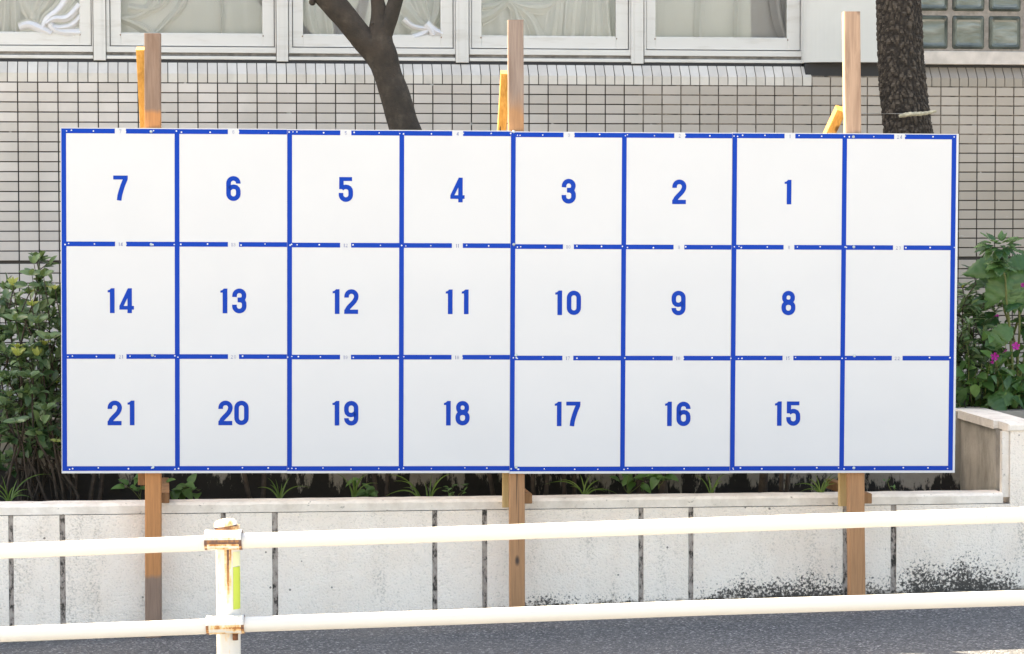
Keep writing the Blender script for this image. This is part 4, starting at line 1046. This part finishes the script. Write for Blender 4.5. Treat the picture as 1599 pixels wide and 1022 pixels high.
for (x_, y_, s_) in ((1553, 557, 1.15), (1586, 541, 1.2), (1597, 446, .7), (1557, 493, .4), (1549, 566, .5), (1608, 570, 1), (1570, 548, .35)):
    q = MB(); c_ = on(x_, y_, 11.50); ax = Vector((random.uniform(-.3, .3), -1, random.uniform(.0, .5))).normalized(); e1 = ax.orthogonal().normalized(); e2 = ax.cross(e1); rr_ = .017*s_
    for j in range(5):
        a0_ = j*1.2566; P = [c_-ax*.004]
        for da, ra in ((-.52, .72), (-.3, 1.0), (0, .9), (.3, 1.02), (.52, .72)): P.append(c_+(e1*math.cos(a0_+da)+e2*math.sin(a0_+da))*rr_*ra*random.uniform(.9, 1.1)+ax*.006*random.uniform(.4, 1.3))
        for i in range(1, 5): q.poly([P[0], P[i], P[i+1]], sm=True)
    q.tube([c_-ax*.03, c_-ax*.003], [.0015, .004*s_], 6); q.build('flower', M['petal'], fp_)
# --- grass tufts and weeds along the planter
def tuft(x_, y_, n, blades, label, yb=10.84, g='grass tufts along the planter edge'):
    b_ = on(x_, y_, yb); th = thing('grass_tuft', b_, label, 'grass', g)
    for (tx, ty) in blades:
        e = on(tx, ty, yb+random.uniform(-.05, .05)); q = MB(); m_ = 9; wd = random.uniform(.0045, .0075); P = []; s0 = b_+Vector((random.uniform(-.008, .008), random.uniform(-.01, .01), -.01))
        ctrl = s0.lerp(e, .5)+Vector((-(e.x-s0.x)*.22, 0, abs(e.x-s0.x)*.38+.012))
        for i in range(m_+1):
            u = i/m_; p_ = s0*(1-u)**2+ctrl*2*u*(1-u)+e*u*u; P.append(p_)
        tv = random.random()
        for i in range(m_):
            d = (P[i+1]-P[i]).normalized(); sd = d.cross(Vector((.3, 1, .2))).normalized(); w0 = wd*(1-(i/m_)**2.2)*.5+.0003; w1 = wd*(1-((i+1)/m_)**2.2)*.5+.0003
            cc = Vector((0, .0012, 0)); q.poly([P[i]-sd*w0, P[i]+cc, P[i+1]+cc, P[i+1]-sd*w1], tv, True); q.poly([P[i]+cc, P[i]+sd*w0, P[i+1]+sd*w1, P[i+1]+cc], tv, True)
        q.build('blade', M['blade'], th)
random.seed(77)
tuft(14, 786, 0, [(80, 741), (45, 765), (50, 778), (28, 748), (2, 742), (-22, 760), (-12, 752), (36, 770), (-30, 778), (22, 760)], 'long-bladed grass tuft at the left end of the planter')
tuft(437, 782, 0, [(402, 762), (417, 746), (430, 748), (452, 746), (485, 762), (440, 755), (421, 757), (446, 760), (424, 768)], 'grass tuft between the first post and the number 19 column')
tuft(553, 781, 0, [(522, 738), (550, 745), (575, 738), (566, 742), (590, 755), (545, 760), (560, 752)], 'tall thin grass tuft under the number 19')
tuft(656, 779, 0, [(606, 742), (615, 752), (602, 775), (625, 748), (630, 762), (640, 758)], 'grass tuft leaning left under the number 18 column')
tuft(670, 779, 0, [(674, 742), (705, 740), (684, 748), (663, 752), (690, 762)], 'upright grass tuft right of the left-leaning one under number 18')
tuft(912, 777, 0, [(850, 757), (872, 750), (905, 740), (922, 742), (940, 750), (965, 772), (945, 768), (890, 760), (930, 762)], 'wide grass tuft right of the middle post under number 17')
tuft(1111, 774, 0, [(1084, 742), (1104, 738), (1132, 740), (1120, 756), (1106, 752), (1128, 752)], 'grass tuft under the board below number 16')
tuft(1283, 774, 0, [(1240, 758), (1262, 748), (1272, 740), (1302, 740), (1312, 744), (1296, 752), (1250, 768), (1306, 756), (1290, 748)], 'dense grass tuft just left of the last post')
def weed(x_, y_, n, label, sc=1, kind='heart', yb=10.9):
    a = on(x_, y_+6, yb); st, lv = [], []
    for k in range(n):
        e = on(x_+random.uniform(-26, 26)*sc, y_-random.uniform(4, 30)*sc, yb+random.uniform(-.04, .05)); P, r_ = shoot(a, e, 4, .002, .001, .02); st.append((P, r_))
        for j in range(3): lv.append((orient(e+rv()*.006, rv()*.6+Vector((random.uniform(-1, 1), -.2, .1)), (0, -.5, 1), random.uniform(.5, .9)), kind, random.uniform(.3, 1), True))
    plant('weed', a, label, 'weed', st, lv, M['green_stem'], LD, 60, 'small leafy weeds in the planter')
weed(219, 775, 3, 'small leafy weed just left of the first post')
weed(275, 772, 6, 'dark leafy weed just right of the first post', 1.3)
weed(566, 776, 5, 'round-leaved weed beside the tall grass under number 19', .9)
weed(712, 778, 6, 'tiny-leaved weed low on the planter edge left of the middle post', .6, 'tiny')
weed(982, 766, 5, 'leafy weed under the board left of the thickest stem', 1)
weed(1028, 758, 4, 'leafy weed climbing between two trunks below number 16', .7)
weed(1400, 770, 2, 'sparse weed right of the last post', .7, 'tiny')
# litter of dry leaves on the soil
random.seed(5); q = MB(); v, f = leaf_geo(.05, .025, nseg=3)
for k in range(1100):
    p = ptf(Vector((random.uniform(pl(-200), XR-.03), random.uniform(.13, .7), ZC-.078+random.uniform(-.01, .012)))); mw = orient(p, (random.uniform(-1, 1), random.uniform(-1, 1), random.uniform(-.3, .3)), (0, 0, 1), random.uniform(.3, .9))
    q.join(v, f, lambda p_, mw=mw: mw @ p_, random.random())
q.build('leaf_litter', M['debris'], label='dry brown leaf litter over the planter soil under the board', category='leaf litter', kind='stuff')
